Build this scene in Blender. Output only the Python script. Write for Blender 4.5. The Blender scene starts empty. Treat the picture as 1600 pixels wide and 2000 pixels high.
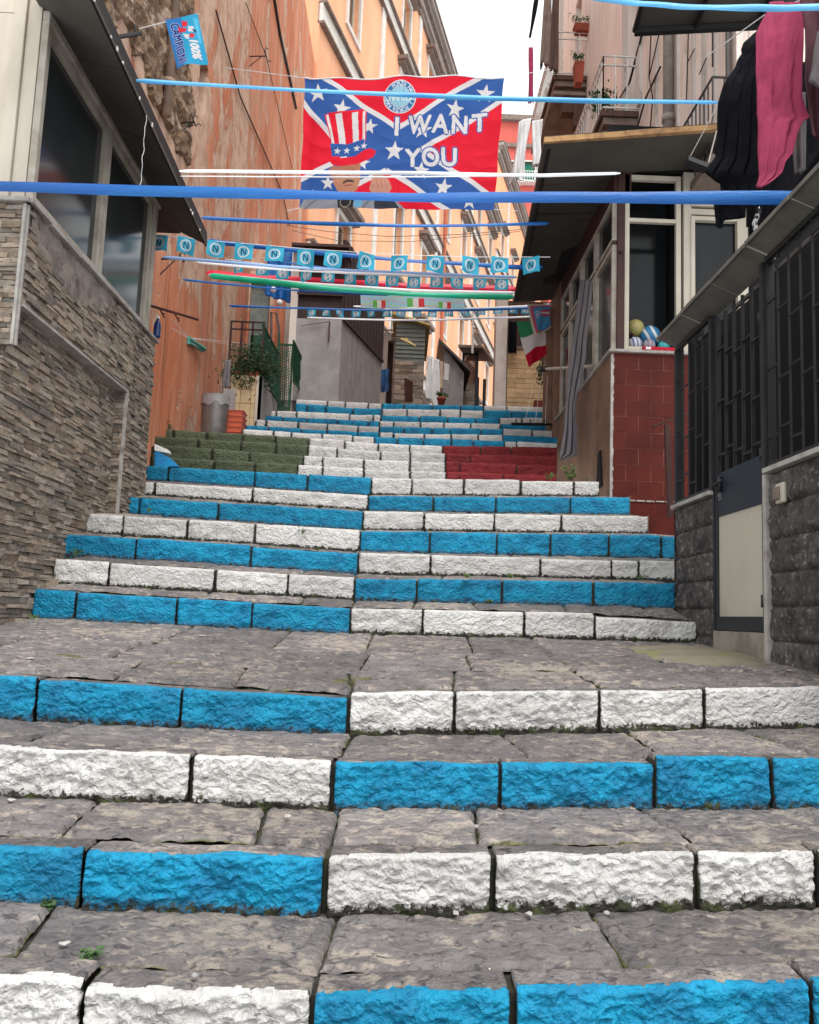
import bpy, bmesh, math, random
import numpy as np
from mathutils import Vector, Matrix, noise
random.seed(7); S = bpy.context.scene; C = S.collection
R = math.radians
# ---------------------------------------------------------------- camera
F = 1650.0; PITCH = R(7.0); ROLL = R(2.2); YAW = R(0.42)
FW = Vector((math.sin(YAW)*math.cos(PITCH), math.cos(YAW)*math.cos(PITCH), math.sin(PITCH)))
R0 = Vector((math.cos(YAW), -math.sin(YAW), 0)); U0 = R0.cross(FW)
RT = R0*math.cos(ROLL) + U0*math.sin(ROLL); UP = RT.cross(FW)
cd = bpy.data.cameras.new('camera'); cam = bpy.data.objects.new('camera', cd); C.objects.link(cam)
cd.sensor_fit = 'HORIZONTAL'; cd.sensor_width = 36; cd.lens = 36*F/1600; cd.clip_start = .05; cd.clip_end = 600
m3 = Matrix((RT, UP, -FW)).transposed(); cam.matrix_world = m3.to_4x4(); S.camera = cam
S.render.resolution_x = 819; S.render.resolution_y = 1024
# ---------------------------------------------------------------- sky, sun, exposure
SUN_EL, SUN_AZ = R(60), R(160)
w = bpy.data.worlds.new("World"); S.world = w; w.use_nodes = True; nt = w.node_tree; nt.nodes.clear()
sky = nt.nodes.new('ShaderNodeTexSky'); sky.sky_type = 'NISHITA'; sky.sun_disc = False
sky.sun_elevation = SUN_EL; sky.sun_rotation = SUN_AZ; sky.air_density = 1.0; sky.dust_density = 4.0
hs = nt.nodes.new('ShaderNodeHueSaturation'); hs.inputs['Saturation'].default_value = .10
bg = nt.nodes.new('ShaderNodeBackground'); bg.inputs[1].default_value = .15
wo = nt.nodes.new('ShaderNodeOutputWorld')
ov = nt.nodes.new('ShaderNodeMix'); ov.data_type = 'RGBA'; ov.inputs[0].default_value = .75; ov.inputs[7].default_value = (5.9, 6.25, 6.3, 1)   # overcast veil
nt.links.new(sky.outputs[0], hs.inputs['Color']); nt.links.new(hs.outputs[0], ov.inputs[6]); nt.links.new(ov.outputs[2], bg.inputs[0]); nt.links.new(bg.outputs[0], wo.inputs[0])
sl = bpy.data.lights.new('sun', 'SUN'); sl.energy = 1.25; sl.angle = R(26); sl.color = (1, .96, .9)
so = bpy.data.objects.new('sun', sl); C.objects.link(so)
so.rotation_euler = (R(90)-SUN_EL, 0, R(180)-SUN_AZ)
S.view_settings.view_transform = 'Standard'; S.view_settings.look = 'None'; S.view_settings.gamma = 1; S.view_settings.exposure = 0.92
# ---------------------------------------------------------------- photo rays -> points on real planes (authoring aid)
def ray(x, y): return FW + RT*((x-800)/F) + UP*((1000-y)/F)
def hY(x, y, Y): d = ray(x, y); return d*(Y/d.y)
def hX(x, y, X): d = ray(x, y); return d*(X/d.x)
class Fr:                                   # a vertical wall: origin, direction along it; n points right of that direction
    def __init__(s, x, y, ux, uy):
        l = math.hypot(ux, uy); s.O = Vector((x, y, 0)); s.u = Vector((ux/l, uy/l, 0)); s.n = Vector((uy/l, -ux/l, 0))
    def p(s, u, z, d=0): v = s.O + s.u*u + s.n*d; return Vector((v.x, v.y, z))
    def hit(s, px, py, d=0):
        r = ray(px, py); t = (s.O + s.n*d).dot(s.n)/r.dot(s.n); q = r*t
        return (q-s.O).dot(s.u), q.z
# ---------------------------------------------------------------- mesh builder
ORG = {}
class MB:
    def __init__(s): s.v = []; s.f = []; s.m = []; s.c = {}; s.sm = False
    def vs(s, ps): n = len(s.v); s.v += [tuple(p) for p in ps]; return n
    def face(s, idx, m=0): s.f.append(tuple(idx)); s.m.append(m)
    def quad(s, a, b, c, d, m=0): n = s.vs((a, b, c, d)); s.face((n, n+1, n+2, n+3), m)
    def hexa(s, p, m=0, col=None):          # p: 4 bottom ccw, 4 top
        n = s.vs(p)
        for f in ((3,2,1,0),(4,5,6,7),(0,1,5,4),(1,2,6,5),(2,3,7,6),(3,0,4,7)): s.face([n+i for i in f], m)
        if col is not None:
            for i in range(8): s.c[n+i] = col
    def bx(s, x0, x1, y0, y1, z0, z1, m=0, col=None):
        s.hexa(((x0,y0,z0),(x1,y0,z0),(x1,y1,z0),(x0,y1,z0),(x0,y0,z1),(x1,y0,z1),(x1,y1,z1),(x0,y1,z1)), m, col)
    def fb(s, fr, u0, u1, z0, z1, d0, d1, m=0, col=None, j=0):   # box in wall frame, d outward
        P = []
        for z in (z0, z1):
            for u, d in ((u0,d1),(u1,d1),(u1,d0),(u0,d0)):
                q = fr.p(u, z, d)
                if j and d == d1: q = q + Vector((random.uniform(-j,j), random.uniform(-j,j), random.uniform(-j,j)))
                P.append(q)
        s.hexa(P, m, col)
    def tube(s, a, b, r, n=8, m=0, r2=None):
        s.path([a, b], r, n, m, r2)
    def path(s, pts, r, n=8, m=0, r2=None):
        pts = [Vector(p) for p in pts]; rings = []
        for i, p in enumerate(pts):
            t = (pts[min(i+1, len(pts)-1)] - pts[max(i-1, 0)]).normalized()
            a = t.orthogonal().normalized() if i == 0 else (rings_a - t*rings_a.dot(t)).normalized()
            rings_a = a; b = t.cross(a); rr = r if r2 is None else r + (r2-r)*i/(len(pts)-1)
            rings.append(s.vs([p + a*(rr*math.cos(2*math.pi*k/n)) + b*(rr*math.sin(2*math.pi*k/n)) for k in range(n)]))
        for i in range(len(pts)-1):
            for k in range(n): s.face((rings[i]+k, rings[i]+(k+1)%n, rings[i+1]+(k+1)%n, rings[i+1]+k), m)
        s.face([rings[0]+k for k in range(n)][::-1], m); s.face([rings[-1]+k for k in range(n)], m)
    def grid(s, fn, nu, nv, m=0, cf=None):
        n = len(s.v)
        for j in range(nv+1):
            for i in range(nu+1):
                s.v.append(tuple(fn(i/nu, j/nv)))
                if cf: s.c[len(s.v)-1] = cf(i/nu, j/nv)
        for j in range(nv):
            for i in range(nu):
                a = n + j*(nu+1) + i; s.face((a, a+1, a+nu+2, a+nu+1), m)
    def lathe(s, c, prof, n=20, m=0, sx=1, sy=1):
        n0 = len(s.v)
        for r, z in prof:
            for k in range(n):
                a = 2*math.pi*k/n; s.v.append((c[0]+r*sx*math.cos(a), c[1]+r*sy*math.sin(a), c[2]+z))
        for j in range(len(prof)-1):
            for k in range(n): s.face((n0+j*n+k, n0+j*n+(k+1)%n, n0+(j+1)*n+(k+1)%n, n0+(j+1)*n+k), m)
    def prism(s, poly, ext, m=0):
        n = len(poly); a = s.vs(poly); b = s.vs([Vector(p)+Vector(ext) for p in poly])
        s.face([a+i for i in range(n)], m); s.face([b+i for i in range(n)][::-1], m)
        for i in range(n): s.face((a+i, b+i, b+(i+1)%n, a+(i+1)%n), m)
    def build(s, name, mats, parent=None, smooth=False, bevel=0, solid=0, recalc=True):
        o0 = ORG.get(parent.name, Vector((0,0,0))) if parent else Vector((0,0,0))
        me = bpy.data.meshes.new(name); V = np.array(s.v, dtype=np.float64).reshape(-1, 3) - np.array(o0)
        me.from_pydata(V.tolist(), [], s.f)
        if not isinstance(mats, (list, tuple)): mats = [mats]
        for mt in mats: me.materials.append(mt)
        me.polygons.foreach_set('material_index', s.m)
        if smooth: me.polygons.foreach_set('use_smooth', [True]*len(s.f))
        if s.c:
            at = me.color_attributes.new('mask', 'FLOAT_COLOR', 'POINT'); arr = np.ones((len(s.v), 4), np.float32); arr[:, :3] = .5
            for k, c in s.c.items(): arr[k, :3] = c
            at.data.foreach_set('color', arr.ravel())
        if recalc:
            bm = bmesh.new(); bm.from_mesh(me); bmesh.ops.recalc_face_normals(bm, faces=bm.faces); bm.to_mesh(me); bm.free()
        me.update(); o = bpy.data.objects.new(name, me); C.objects.link(o)
        if parent: o.parent = parent; ORG[o.name] = o0
        else: ORG[o.name] = Vector((0,0,0))
        if bevel:
            b = o.modifiers.new('bevel', 'BEVEL'); b.width = bevel; b.segments = 2; b.limit_method = 'ANGLE'
        if solid:
            b = o.modifiers.new('solid', 'SOLIDIFY'); b.thickness = solid
        return o
def thing(name, loc, label, cat, group=None):
    o = bpy.data.objects.new(name, None); C.objects.link(o); o.location = loc; o.empty_display_size = .2
    ORG[o.name] = Vector(loc); return tag(o, label, cat, group)
def tag(o, label, cat, group=None):
    o['label'] = label; o['category'] = cat
    if group: o['group'] = group
    return o
def struct(o): o['kind'] = 'structure'; return o
# ---------------------------------------------------------------- materials
def nodes(name):
    m = bpy.data.materials.new(name); m.use_nodes = True; t = m.node_tree; t.nodes.clear()
    o = t.nodes.new('ShaderNodeOutputMaterial'); b = t.nodes.new('ShaderNodeBsdfPrincipled'); t.links.new(b.outputs[0], o.inputs[0])
    return m, t, b
def N(t, k, **kw):
    n = t.nodes.new('ShaderNode'+k)
    for a, v in kw.items():
        if a in n.inputs: n.inputs[a].default_value = v
        else: setattr(n, a, v)
    return n
def rgb(c): return (c[0], c[1], c[2], 1)
def coord(t, stretch=(1,1,1)):
    tc = N(t, 'TexCoord'); mp = N(t, 'Mapping'); mp.inputs['Scale'].default_value = stretch
    t.links.new(tc.outputs['Object'], mp.inputs[0]); return mp.outputs[0]
def nz(t, co, sc, det=6, rg=.55, dist=0):
    n = N(t, 'TexNoise', Scale=sc, Detail=det, Roughness=rg, Distortion=dist); t.links.new(co, n.inputs['Vector']); return n.outputs['Fac']
def rmp(t, v, a, b):
    n = N(t, 'MapRange'); n.inputs['From Min'].default_value = a; n.inputs['From Max'].default_value = b; n.interpolation_type = 'SMOOTHSTEP'
    t.links.new(v, n.inputs['Value']); return n.outputs['Result']
def mx(t, f, a, b, mode='MIX'):
    n = N(t, 'Mix', data_type='RGBA', blend_type=mode)
    for s_, v in ((n.inputs[0], f), (n.inputs[6], a), (n.inputs[7], b)):
        if hasattr(v, 'links'): t.links.new(v, s_)
        elif isinstance(v, (int, float)): s_.default_value = v
        else: s_.default_value = rgb(v)
    return n.outputs[2]
def ma(t, op, a, b):
    n = N(t, 'Math', operation=op)
    for i, v in enumerate((a, b)):
        if hasattr(v, 'links'): t.links.new(v, n.inputs[i])
        else: n.inputs[i].default_value = v
    return n.outputs[0]
def bump(t, b, h, strength=.4, dist=.01):
    n = N(t, 'Bump'); n.inputs['Strength'].default_value = strength; n.inputs['Distance'].default_value = dist
    t.links.new(h, n.inputs['Height']); t.links.new(n.outputs[0], b.inputs['Normal'])
def mat(name, c1, c2=None, rough=.85, ns=6, lo=.4, hi=.65, c3=None, n3=2.5, t3=(.58, .68), bs=60, bd=.004, bstr=.4, metal=0, stretch=(1,1,1), attr=False, spec=.35, det=6, dist=0):
    m, t, b = nodes(name); co = coord(t, stretch)
    c2 = c2 or tuple(v*.8 for v in c1)
    col = mx(t, rmp(t, nz(t, co, ns, det, .6, dist), lo, hi), c1, c2)
    if c3: col = mx(t, rmp(t, nz(t, co, n3, 8, .65, dist), *t3), col, c3)
    if attr:
        a = N(t, 'Attribute', attribute_name='mask'); col = mx(t, 1.0, col, a.outputs['Color'], 'MULTIPLY')
        col = mx(t, 1.0, col, (2, 2, 2), 'MULTIPLY')
    t.links.new(col, b.inputs['Base Color']); b.inputs['Roughness'].default_value = rough; b.inputs['Metallic'].default_value = metal
    b.inputs['Specular IOR Level'].default_value = spec
    if bstr: bump(t, b, nz(t, co, bs, 8, .6), bstr, bd)
    return m
def paintstone(name, paint, paint2, chip=.0):
    m, t, b = nodes(name); co = coord(t); a = N(t, 'Attribute', attribute_name='mask'); sp = N(t, 'SeparateColor'); t.links.new(a.outputs['Color'], sp.inputs[0])
    st = stonecol(t, co, sp.outputs[2])
    p = mx(t, rmp(t, nz(t, co, 9, 6), .35, .7), paint, paint2)
    v = N(t, 'MapRange'); v.inputs['To Min'].default_value = .88; v.inputs['To Max'].default_value = 1.08; t.links.new(sp.outputs[2], v.inputs[0])
    cc = N(t, 'CombineColor'); [t.links.new(v.outputs[0], cc.inputs[i]) for i in range(3)]
    p = mx(t, 1.0, p, cc.outputs[0], 'MULTIPLY')
    p = mx(t, ma(t, 'MULTIPLY', rmp(t, nz(t, co, 16, 10, .7), .50, .74), .5), p, tuple(v*.62 for v in paint2))
    p = mx(t, ma(t, 'MULTIPLY', rmp(t, ma(t, 'ADD', ma(t, 'MULTIPLY', sp.outputs[1], .5), nz(t, co, 12, 8, .7)), .62, .95), .75), p, tuple(v*.42+.02 for v in paint2))
    n1 = nz(t, co, 55, 8, .7)
    f = rmp(t, ma(t, 'ADD', sp.outputs[0], ma(t, 'MULTIPLY', ma(t, 'SUBTRACT', n1, .5), 1.5)), .40, .47)
    # g channel: grime near joints; it eats the paint in small chips
    n2 = nz(t, co, 38, 8, .75)
    chipf = rmp(t, ma(t, 'ADD', ma(t, 'MULTIPLY', sp.outputs[1], .34+chip), n2), .70, .76)
    f2 = ma(t, 'MULTIPLY', f, ma(t, 'SUBTRACT', 1.0, chipf))
    dk = mx(t, rmp(t, nz(t, co, 20, 5), .5, .62), (.028, .024, .02), (.05, .06, .02))
    base = mx(t, ma(t, 'MULTIPLY', chipf, f), st, dk)
    col = mx(t, f2, base, p); t.links.new(col, b.inputs['Base Color'])
    r = N(t, 'MapRange'); r.inputs['To Min'].default_value = .9; r.inputs['To Max'].default_value = .55; t.links.new(f2, r.inputs[0]); t.links.new(r.outputs[0], b.inputs['Roughness'])
    b.inputs['Specular IOR Level'].default_value = .3
    vo = voro(t, co, 24, (1, 1, 1.5), .035)
    h = ma(t, 'ADD', ma(t, 'ADD', ma(t, 'MULTIPLY', nz(t, co, 34, 4, .55, 1.4), .8), ma(t, 'MULTIPLY', nz(t, co, 110, 4, .6), .35)), ma(t, 'MULTIPLY', vo, .75))
    bump(t, b, ma(t, 'ADD', h, ma(t, 'MULTIPLY', f2, .10)), 1.0, .015)
    return m
def voro(t, co, sc, st=(1, 1, 1), warp=.03):
    nn = N(t, 'TexNoise', Scale=14.0, Detail=3.0); t.links.new(co, nn.inputs['Vector'])
    a = N(t, 'VectorMath', operation='SUBTRACT'); t.links.new(nn.outputs['Color'], a.inputs[0]); a.inputs[1].default_value = (.5, .5, .5)
    s_ = N(t, 'VectorMath', operation='SCALE'); t.links.new(a.outputs[0], s_.inputs[0]); s_.inputs['Scale'].default_value = warp*4
    d = N(t, 'VectorMath', operation='ADD'); t.links.new(co, d.inputs[0]); t.links.new(s_.outputs[0], d.inputs[1])
    m_ = N(t, 'Mapping'); m_.inputs['Scale'].default_value = st; t.links.new(d.outputs[0], m_.inputs[0])
    v = N(t, 'TexVoronoi', Scale=float(sc)); t.links.new(m_.outputs[0], v.inputs['Vector']); return v.outputs['Distance']
def stonecol(t, co, rnd=None):
    base = mx(t, rmp(t, nz(t, co, 6, 8, .65), .35, .65), (.115, .102, .105), (.185, .166, .162))
    big = nz(t, co, 1.3, 5, .6)
    vd = voro(t, co, 15, (1, 1.5, 1.5), .03)
    tanf = rmp(t, ma(t, 'ADD', ma(t, 'ADD', ma(t, 'MULTIPLY', vd, .45), ma(t, 'MULTIPLY', nz(t, co, 16, 7, .65, .8), .75)), ma(t, 'MULTIPLY', ma(t, 'SUBTRACT', big, .5), .8)), .60, .80)
    base = mx(t, tanf, base, (.32, .27, .23))
    base = mx(t, rmp(t, nz(t, co, 26, 8, .7, .9), .52, .64), base, (.055, .047, .052))
    base = mx(t, rmp(t, nz(t, co, 2.3, 6, .7), .60, .72), base, (.06, .052, .05))
    base = mx(t, ma(t, 'MULTIPLY', rmp(t, nz(t, co, 90, 4, .6), .45, .75), .5), base, (.085, .075, .075))
    base = mx(t, ma(t, 'MULTIPLY', rmp(t, big, .50, .72), .35), base, (.23, .20, .175))
    if rnd is not None:
        v = N(t, 'MapRange'); v.inputs['To Min'].default_value = .78; v.inputs['To Max'].default_value = 1.2; t.links.new(rnd, v.inputs[0])
        cc = N(t, 'CombineColor'); [t.links.new(v.outputs[0], cc.inputs[i]) for i in range(3)]
        base = mx(t, 1.0, base, cc.outputs[0], 'MULTIPLY')
    return base
def stonemat(name):
    m, t, b = nodes(name); co = coord(t); a = N(t, 'Attribute', attribute_name='mask'); sp = N(t, 'SeparateColor'); t.links.new(a.outputs['Color'], sp.inputs[0])
    base = stonecol(t, co, sp.outputs[2])
    g = rmp(t, ma(t, 'ADD', ma(t, 'MULTIPLY', sp.outputs[1], .5), nz(t, co, 4, 8, .7)), .70, .82)
    base = mx(t, g, base, mx(t, rmp(t, nz(t, co, 30, 5), .4, .6), (.13, .125, .04), (.045, .05, .02)))
    w_ = rmp(t, nz(t, co, 45, 2, .5), .76, .78); base = mx(t, w_, base, (.5, .47, .42))
    t.links.new(base, b.inputs['Base Color']); b.inputs['Roughness'].default_value = .75; b.inputs['Specular IOR Level'].default_value = .4
    h = ma(t, 'ADD', ma(t, 'ADD', nz(t, co, 16, 4, .55, 1.2), ma(t, 'MULTIPLY', nz(t, co, 60, 6, .6), .6)), ma(t, 'MULTIPLY', voro(t, co, 15, (1, 1.5, 1.5), .03), -.8)); bump(t, b, h, 1.0, .014)
    return m
WH = (.62, .60, .585); BL = (.003, .245, .43)
M = {}
M['stone'] = stonemat('basalt')
M['white'] = paintstone('white_paint', WH, (.50, .475, .46), .05)
M['blue'] = paintstone('blue_paint', BL, (.002, .145, .29), -.08)
M['green'] = paintstone('green_paint', (.082, .100, .055), (.062, .078, .042), -.2)
M['red'] = paintstone('red_paint', (.21, .012, .016), (.16, .009, .012), -.2)
M['joint'] = mat('joint_soil', (.030, .026, .022), (.040, .042, .020), ns=9, bs=80, bd=.01)
M['clad'] = mat('split_stone', (.315, .255, .205), (.185, .15, .125), ns=22, lo=.35, hi=.7, c3=(.42, .36, .29), n3=12, t3=(.6, .75), bs=90, bd=.006, bstr=.8, attr=True, stretch=(1, 1, 2.5))
M['cladback'] = mat('dark_mortar', (.10, .08, .065))  # dark backing seen between the cladding stones
M['slate'] = mat('dark_split_slate', (.085, .074, .070), (.040, .035, .034), ns=12, c3=(.26, .225, .205), n3=34, t3=(.53, .70), bs=70, bd=.008, bstr=.9, attr=True, rough=.7)  # pale speckle: whitish brushing plus highlights painted into the colour
M['redtile'] = mat('oxblood_tile', (.095, .013, .008), (.072, .009, .006), rough=.62, ns=3, bs=30, bd=.001, bstr=.3, attr=True, spec=.2)
M['grout'] = mat('pale_grout', (.34, .14, .10), (.22, .08, .06))
M['alu'] = mat('cream_aluminium', (.60, .53, .44), (.50, .43, .35), rough=.5, ns=3, stretch=(1, 1, .4), bstr=.1)
M['alu2'] = mat('weathered_cream_metal', (.46, .41, .35), (.33, .28, .23), rough=.55, ns=4, bstr=.1)
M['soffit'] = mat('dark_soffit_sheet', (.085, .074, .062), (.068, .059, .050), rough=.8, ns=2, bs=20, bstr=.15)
M['edge'] = mat('black_edge_strip', (.015, .014, .014), rough=.6)
M['sill'] = mat('marble_sill', (.42, .39, .36), (.30, .27, .25), rough=.6, ns=8, c3=(.14, .12, .10), n3=5)
M['render'] = mat('broken_cement', (.26, .215, .19), (.16, .13, .115), ns=7, c3=(.10, .08, .07), n3=4, bs=40, bd=.01, bstr=.8)
M['concrete'] = mat('grey_cement', (.34, .32, .31), (.27, .25, .245), ns=3, bs=50, bstr=.4)
M['concrete2'] = mat('scraped_cement', (.30, .275, .27), (.23, .21, .21), ns=6, c3=(.5, .48, .48), n3=7, t3=(.58, .75), stretch=(1, 1, .35))
M['ochre'] = mat('yellow_rim', (.44, .25, .11), (.27, .14, .07), ns=9)
M['black'] = mat('black_iron', (.010, .010, .012), (.016, .015, .018), rough=.5, spec=.5, bstr=.15)
M['dark'] = mat('interior_shade', (.004, .0035, .004), (.003, .003, .003), bstr=0)  # near-black colour paints the unlit depth behind openings
M['blueiron'] = mat('faded_blue_iron', (.014, .026, .042), (.020, .021, .025), rough=.5, ns=4)
M['panel'] = mat('cream_door_sheet', (.50, .445, .36), (.43, .38, .31), rough=.5, ns=2.2, c3=(.38, .32, .25), n3=3, bs=25, bstr=.15, bd=.002)
M['brown'] = mat('brown_frame', (.060, .022, .017), (.042, .015, .012), rough=.6)
M['brownwall'] = mat('tan_side_tile', (.22, .128, .082), (.16, .092, .06), ns=3, rough=.6, c3=(.11, .075, .055), n3=6)
M['wood'] = mat('dark_wood', (.10, .055, .04), (.06, .035, .028), ns=5, stretch=(6, 6, 1))
M['rust'] = mat('rusty_iron', (.08, .03, .022), (.04, .018, .015))
M['iron'] = mat('grey_iron', (.10, .09, .085), (.06, .05, .05), rough=.6)
M['whiteiron'] = mat('white_iron', (.72, .70, .68), (.55, .5, .47), rough=.5)
M['greeniron'] = mat('green_iron', (.012, .075, .035), (.01, .045, .025), rough=.55, ns=8)
M['canopy'] = mat('grey_canopy_sheet', (.15, .135, .115), (.11, .10, .085), rough=.6)
M['peel'] = None
def glassmat(name, c, rough=.08, c2=None, sp=.6):
    m = mat(name, c, c2 or c, rough=rough, ns=1.3, bs=3, bd=.01, bstr=.06, spec=sp); return m
M['glass'] = glassmat('window_glass', (.012, .013, .015), .12, (.018, .019, .022), sp=.22)
M['frost'] = glassmat('rippled_glass', (.022, .026, .028), .14, (.034, .037, .038), sp=.42)
M['farglass'] = glassmat('far_glass', (.035, .03, .028), .15, (.10, .08, .065))
M['cloth_black'] = mat('black_cotton', (.008, .008, .011), (.005, .005, .007), spec=.05, rough=.95, ns=5, bs=200, bd=.001)
M['cloth_pink'] = mat('pink_towel', (.27, .030, .075), (.35, .042, .10), rough=.95, ns=6, bs=160, bd=.003, bstr=.6)
M['cloth_maroon'] = mat('maroon_cotton', (.07, .022, .03), (.05, .015, .02), rough=.95)
M['cloth_grey'] = mat('grey_cotton', (.10, .085, .09), (.08, .065, .07), rough=.95)
M['cloth_white'] = mat('white_cotton', (.75, .74, .74), (.66, .65, .66), rough=.95)
M['cloth_blue'] = mat('blue_denim', (.03, .10, .24), (.02, .05, .14), rough=.95)
M['curtain'] = mat('striped_grey_curtain', (.20, .18, .19), (.12, .11, .13), rough=.95, ns=14, stretch=(1, 1, .05))
def leafmat(name, a, b_):
    return mat(name, a, b_, rough=.6, ns=20, bstr=0)
M['leaf'] = leafmat('leaves', (.05, .11, .025), (.03, .065, .02))
M['leaf2'] = leafmat('dark_leaves', (.025, .05, .018), (.04, .07, .025))
M['weed'] = leafmat('weed_leaves', (.10, .16, .035), (.05, .09, .02))
M['terracotta'] = mat('terracotta', (.30, .06, .035), (.22, .05, .03))
def ribmat(name, a, b_):
    m = mat(name, a, b_, rough=.33, ns=1.2, bs=14, bd=.006, bstr=.5, spec=.35, stretch=(.5, 3, 6)); return m
M['rib_blue'] = ribmat('blue_ribbon', (.004, .085, .33), (.012, .13, .40))
M['rib_sky'] = ribmat('sky_ribbon', (.10, .38, .66), (.03, .24, .62))
M['rib_white'] = ribmat('white_ribbon', (.80, .80, .82), (.7, .7, .75))
M['rib_red'] = ribmat('red_ribbon', (.70, .012, .05), (.6, .01, .04))
M['rib_green'] = ribmat('green_ribbon', (.01, .42, .22), (.01, .5, .3))
M['rib_pale'] = ribmat('pale_blue_ribbon', (.30, .45, .75), (.25, .4, .7))
def plastermat(name, base, base2, patch, patch2, streak=True, amt=(.53, .6), sc=1.1, dark=(.2, .06, .035), stretch=(1, 1, .45), hi=None):
    m, t, b = nodes(name); co = coord(t, stretch); co2 = coord(t)
    c = mx(t, rmp(t, nz(t, co, .9, 6, .65, .5), .35, .68), base, base2)
    cs = coord(t, (5, 5, .22)); c = mx(t, ma(t, 'MULTIPLY', rmp(t, nz(t, cs, 1.5, 7, .65), .48, .7), .55), c, dark)
    c = mx(t, ma(t, 'MULTIPLY', rmp(t, nz(t, cs, 2.3, 5, .6), .56, .72), .5), c, patch)
    pv = nz(t, co, sc, 12, .68, .6)
    if hi:      # plaster is worse worn in one band of the wall
        sx = N(t, 'SeparateXYZ'); t.links.new(co2, sx.inputs[0])
        pv = ma(t, 'ADD', pv, ma(t, 'MULTIPLY', ma(t, 'MULTIPLY', rmp(t, sx.outputs['Z'], *hi[0]), rmp(t, sx.outputs['Y'], *hi[1])), hi[2]))
    f = rmp(t, pv, *amt)
    pc = mx(t, rmp(t, nz(t, co2, 3.5, 8, .7), .4, .62), patch, patch2)
    pc = mx(t, ma(t, 'MULTIPLY', rmp(t, nz(t, co2, 8, 8, .7), .58, .66), .6), pc, base)
    c = mx(t, f, c, pc)
    f2 = rmp(t, nz(t, co2, 5.5, 12, .75), .66, .69); c = mx(t, f2, c, patch)
    t.links.new(c, b.inputs['Base Color']); b.inputs['Roughness'].default_value = .92; b.inputs['Specular IOR Level'].default_value = .2
    h = ma(t, 'ADD', ma(t, 'MULTIPLY', f, -1.2), ma(t, 'MULTIPLY', nz(t, co2, 14, 8, .6), .7)); bump(t, b, h, .7, .02)
    return m
M['peel'] = plastermat('peeling_terracotta', (.56, .185, .092), (.68, .32, .20), (.66, .46, .35), (.50, .32, .23), amt=(.535, .595), hi=((4.5, 6.5), (6.5, 2.2), .13))
M['orange'] = plastermat('orange_plaster', (.76, .36, .205), (.80, .42, .25), (.80, .50, .36), (.72, .40, .26), amt=(.66, .74), dark=(.66, .33, .20))
M['orange2'] = plastermat('bright_orange_plaster', (.86, .40, .22), (.82, .37, .20), (.78, .42, .27), (.7, .36, .22), amt=(.68, .74), dark=(.60, .24, .13))
M['coral'] = plastermat('coral_plaster', (.62, .13, .10), (.55, .11, .09), (.62, .25, .2), (.5, .18, .15), amt=(.66, .72))
M['pinkwall'] = plastermat('pale_pink_plaster', (.76, .62, .56), (.82, .71, .65), (.42, .32, .27), (.72, .64, .58), amt=(.60, .68), dark=(.36, .27, .22), sc=.8)
M['whitewall'] = plastermat('grey_white_plaster', (.62, .58, .55), (.55, .5, .47), (.38, .32, .28), (.30, .26, .22), amt=(.56, .66), dark=(.34, .29, .25))
M['trim'] = mat('pale_stone_trim', (.66, .60, .55), (.55, .48, .43), ns=3)
M['cornice'] = mat('grey_brown_cornice', (.22, .16, .135), (.15, .11, .095), ns=4)
M['rubble'] = mat('bare_tuff_rubble', (.26, .165, .10), (.13, .08, .055), ns=5, c3=(.42, .31, .24), n3=3.5, t3=(.52, .62), bs=20, bd=.04, bstr=.9, stretch=(1, 1, 1.3))
M['creamtile'] = mat('cream_tile', (.60, .46, .27), (.52, .38, .22), ns=3, rough=.5, attr=True)
M['tufa'] = mat('yellow_tufa', (.62, .44, .25), (.54, .37, .21), ns=7, attr=True)
M['siding'] = mat('grey_green_siding', (.20, .22, .20), (.16, .18, .165))
M['brownsheet'] = mat('dark_brown_sheet', (.045, .022, .02), (.03, .016, .016), rough=.7)
M['slats'] = mat('yellow_slats', (.55, .45, .18), (.4, .3, .12))
M['galv'] = mat('galvanised_steel', (.20, .185, .18), (.13, .115, .11), rough=.4, metal=.5, ns=4)
M['plastic'] = None
m, t, b = nodes('clear_plastic_bag'); b.inputs['Base Color'].default_value = (.5, .48, .48, 1); b.inputs['Roughness'].default_value = .2; b.inputs['Alpha'].default_value = .45; M['plastic'] = m
M['salmon'] = mat('salmon_plastic', (.68, .16, .09), (.6, .14, .08), rough=.5)
m, t, b = nodes('blue_bottle'); b.inputs['Base Color'].default_value = (.01, .05, .22, 1); b.inputs['Roughness'].default_value = .1; b.inputs['Transmission Weight'].default_value = .5; M['bottle'] = m
def clothcol(name, rough=.8):
    m, t, b = nodes(name); a = N(t, 'Attribute', attribute_name='print'); t.links.new(a.outputs['Color'], b.inputs['Base Color'])
    b.inputs['Roughness'].default_value = rough; b.inputs['Specular IOR Level'].default_value = .3
    # thin cloth lets some daylight through
    o = t.nodes['Material Output'] if 'Material Output' in t.nodes else [n for n in t.nodes if n.type == 'OUTPUT_MATERIAL'][0]
    tr = N(t, 'BsdfTranslucent'); t.links.new(a.outputs['Color'], tr.inputs[0]); ms = N(t, 'MixShader'); ms.inputs[0].default_value = .35
    t.links.new(b.outputs[0], ms.inputs[1]); t.links.new(tr.outputs[0], ms.inputs[2]); t.links.new(ms.outputs[0], o.inputs[0])
    bump(t, b, nz(t, coord(t), 14, 3), .25, .01)
    return m
M['print'] = clothcol('printed_cloth')
# ================================================================ STAIRWAY
def lin(pts):
    pts = sorted((p.x, p.z) for p in pts)
    def f(x):
        if x <= pts[0][0]: return pts[0][1]
        for (a, za), (b_, zb) in zip(pts, pts[1:]):
            if x <= b_: return za + (zb-za)*(x-a)/(b_-a)
        return pts[-1][1]
    return f
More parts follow.
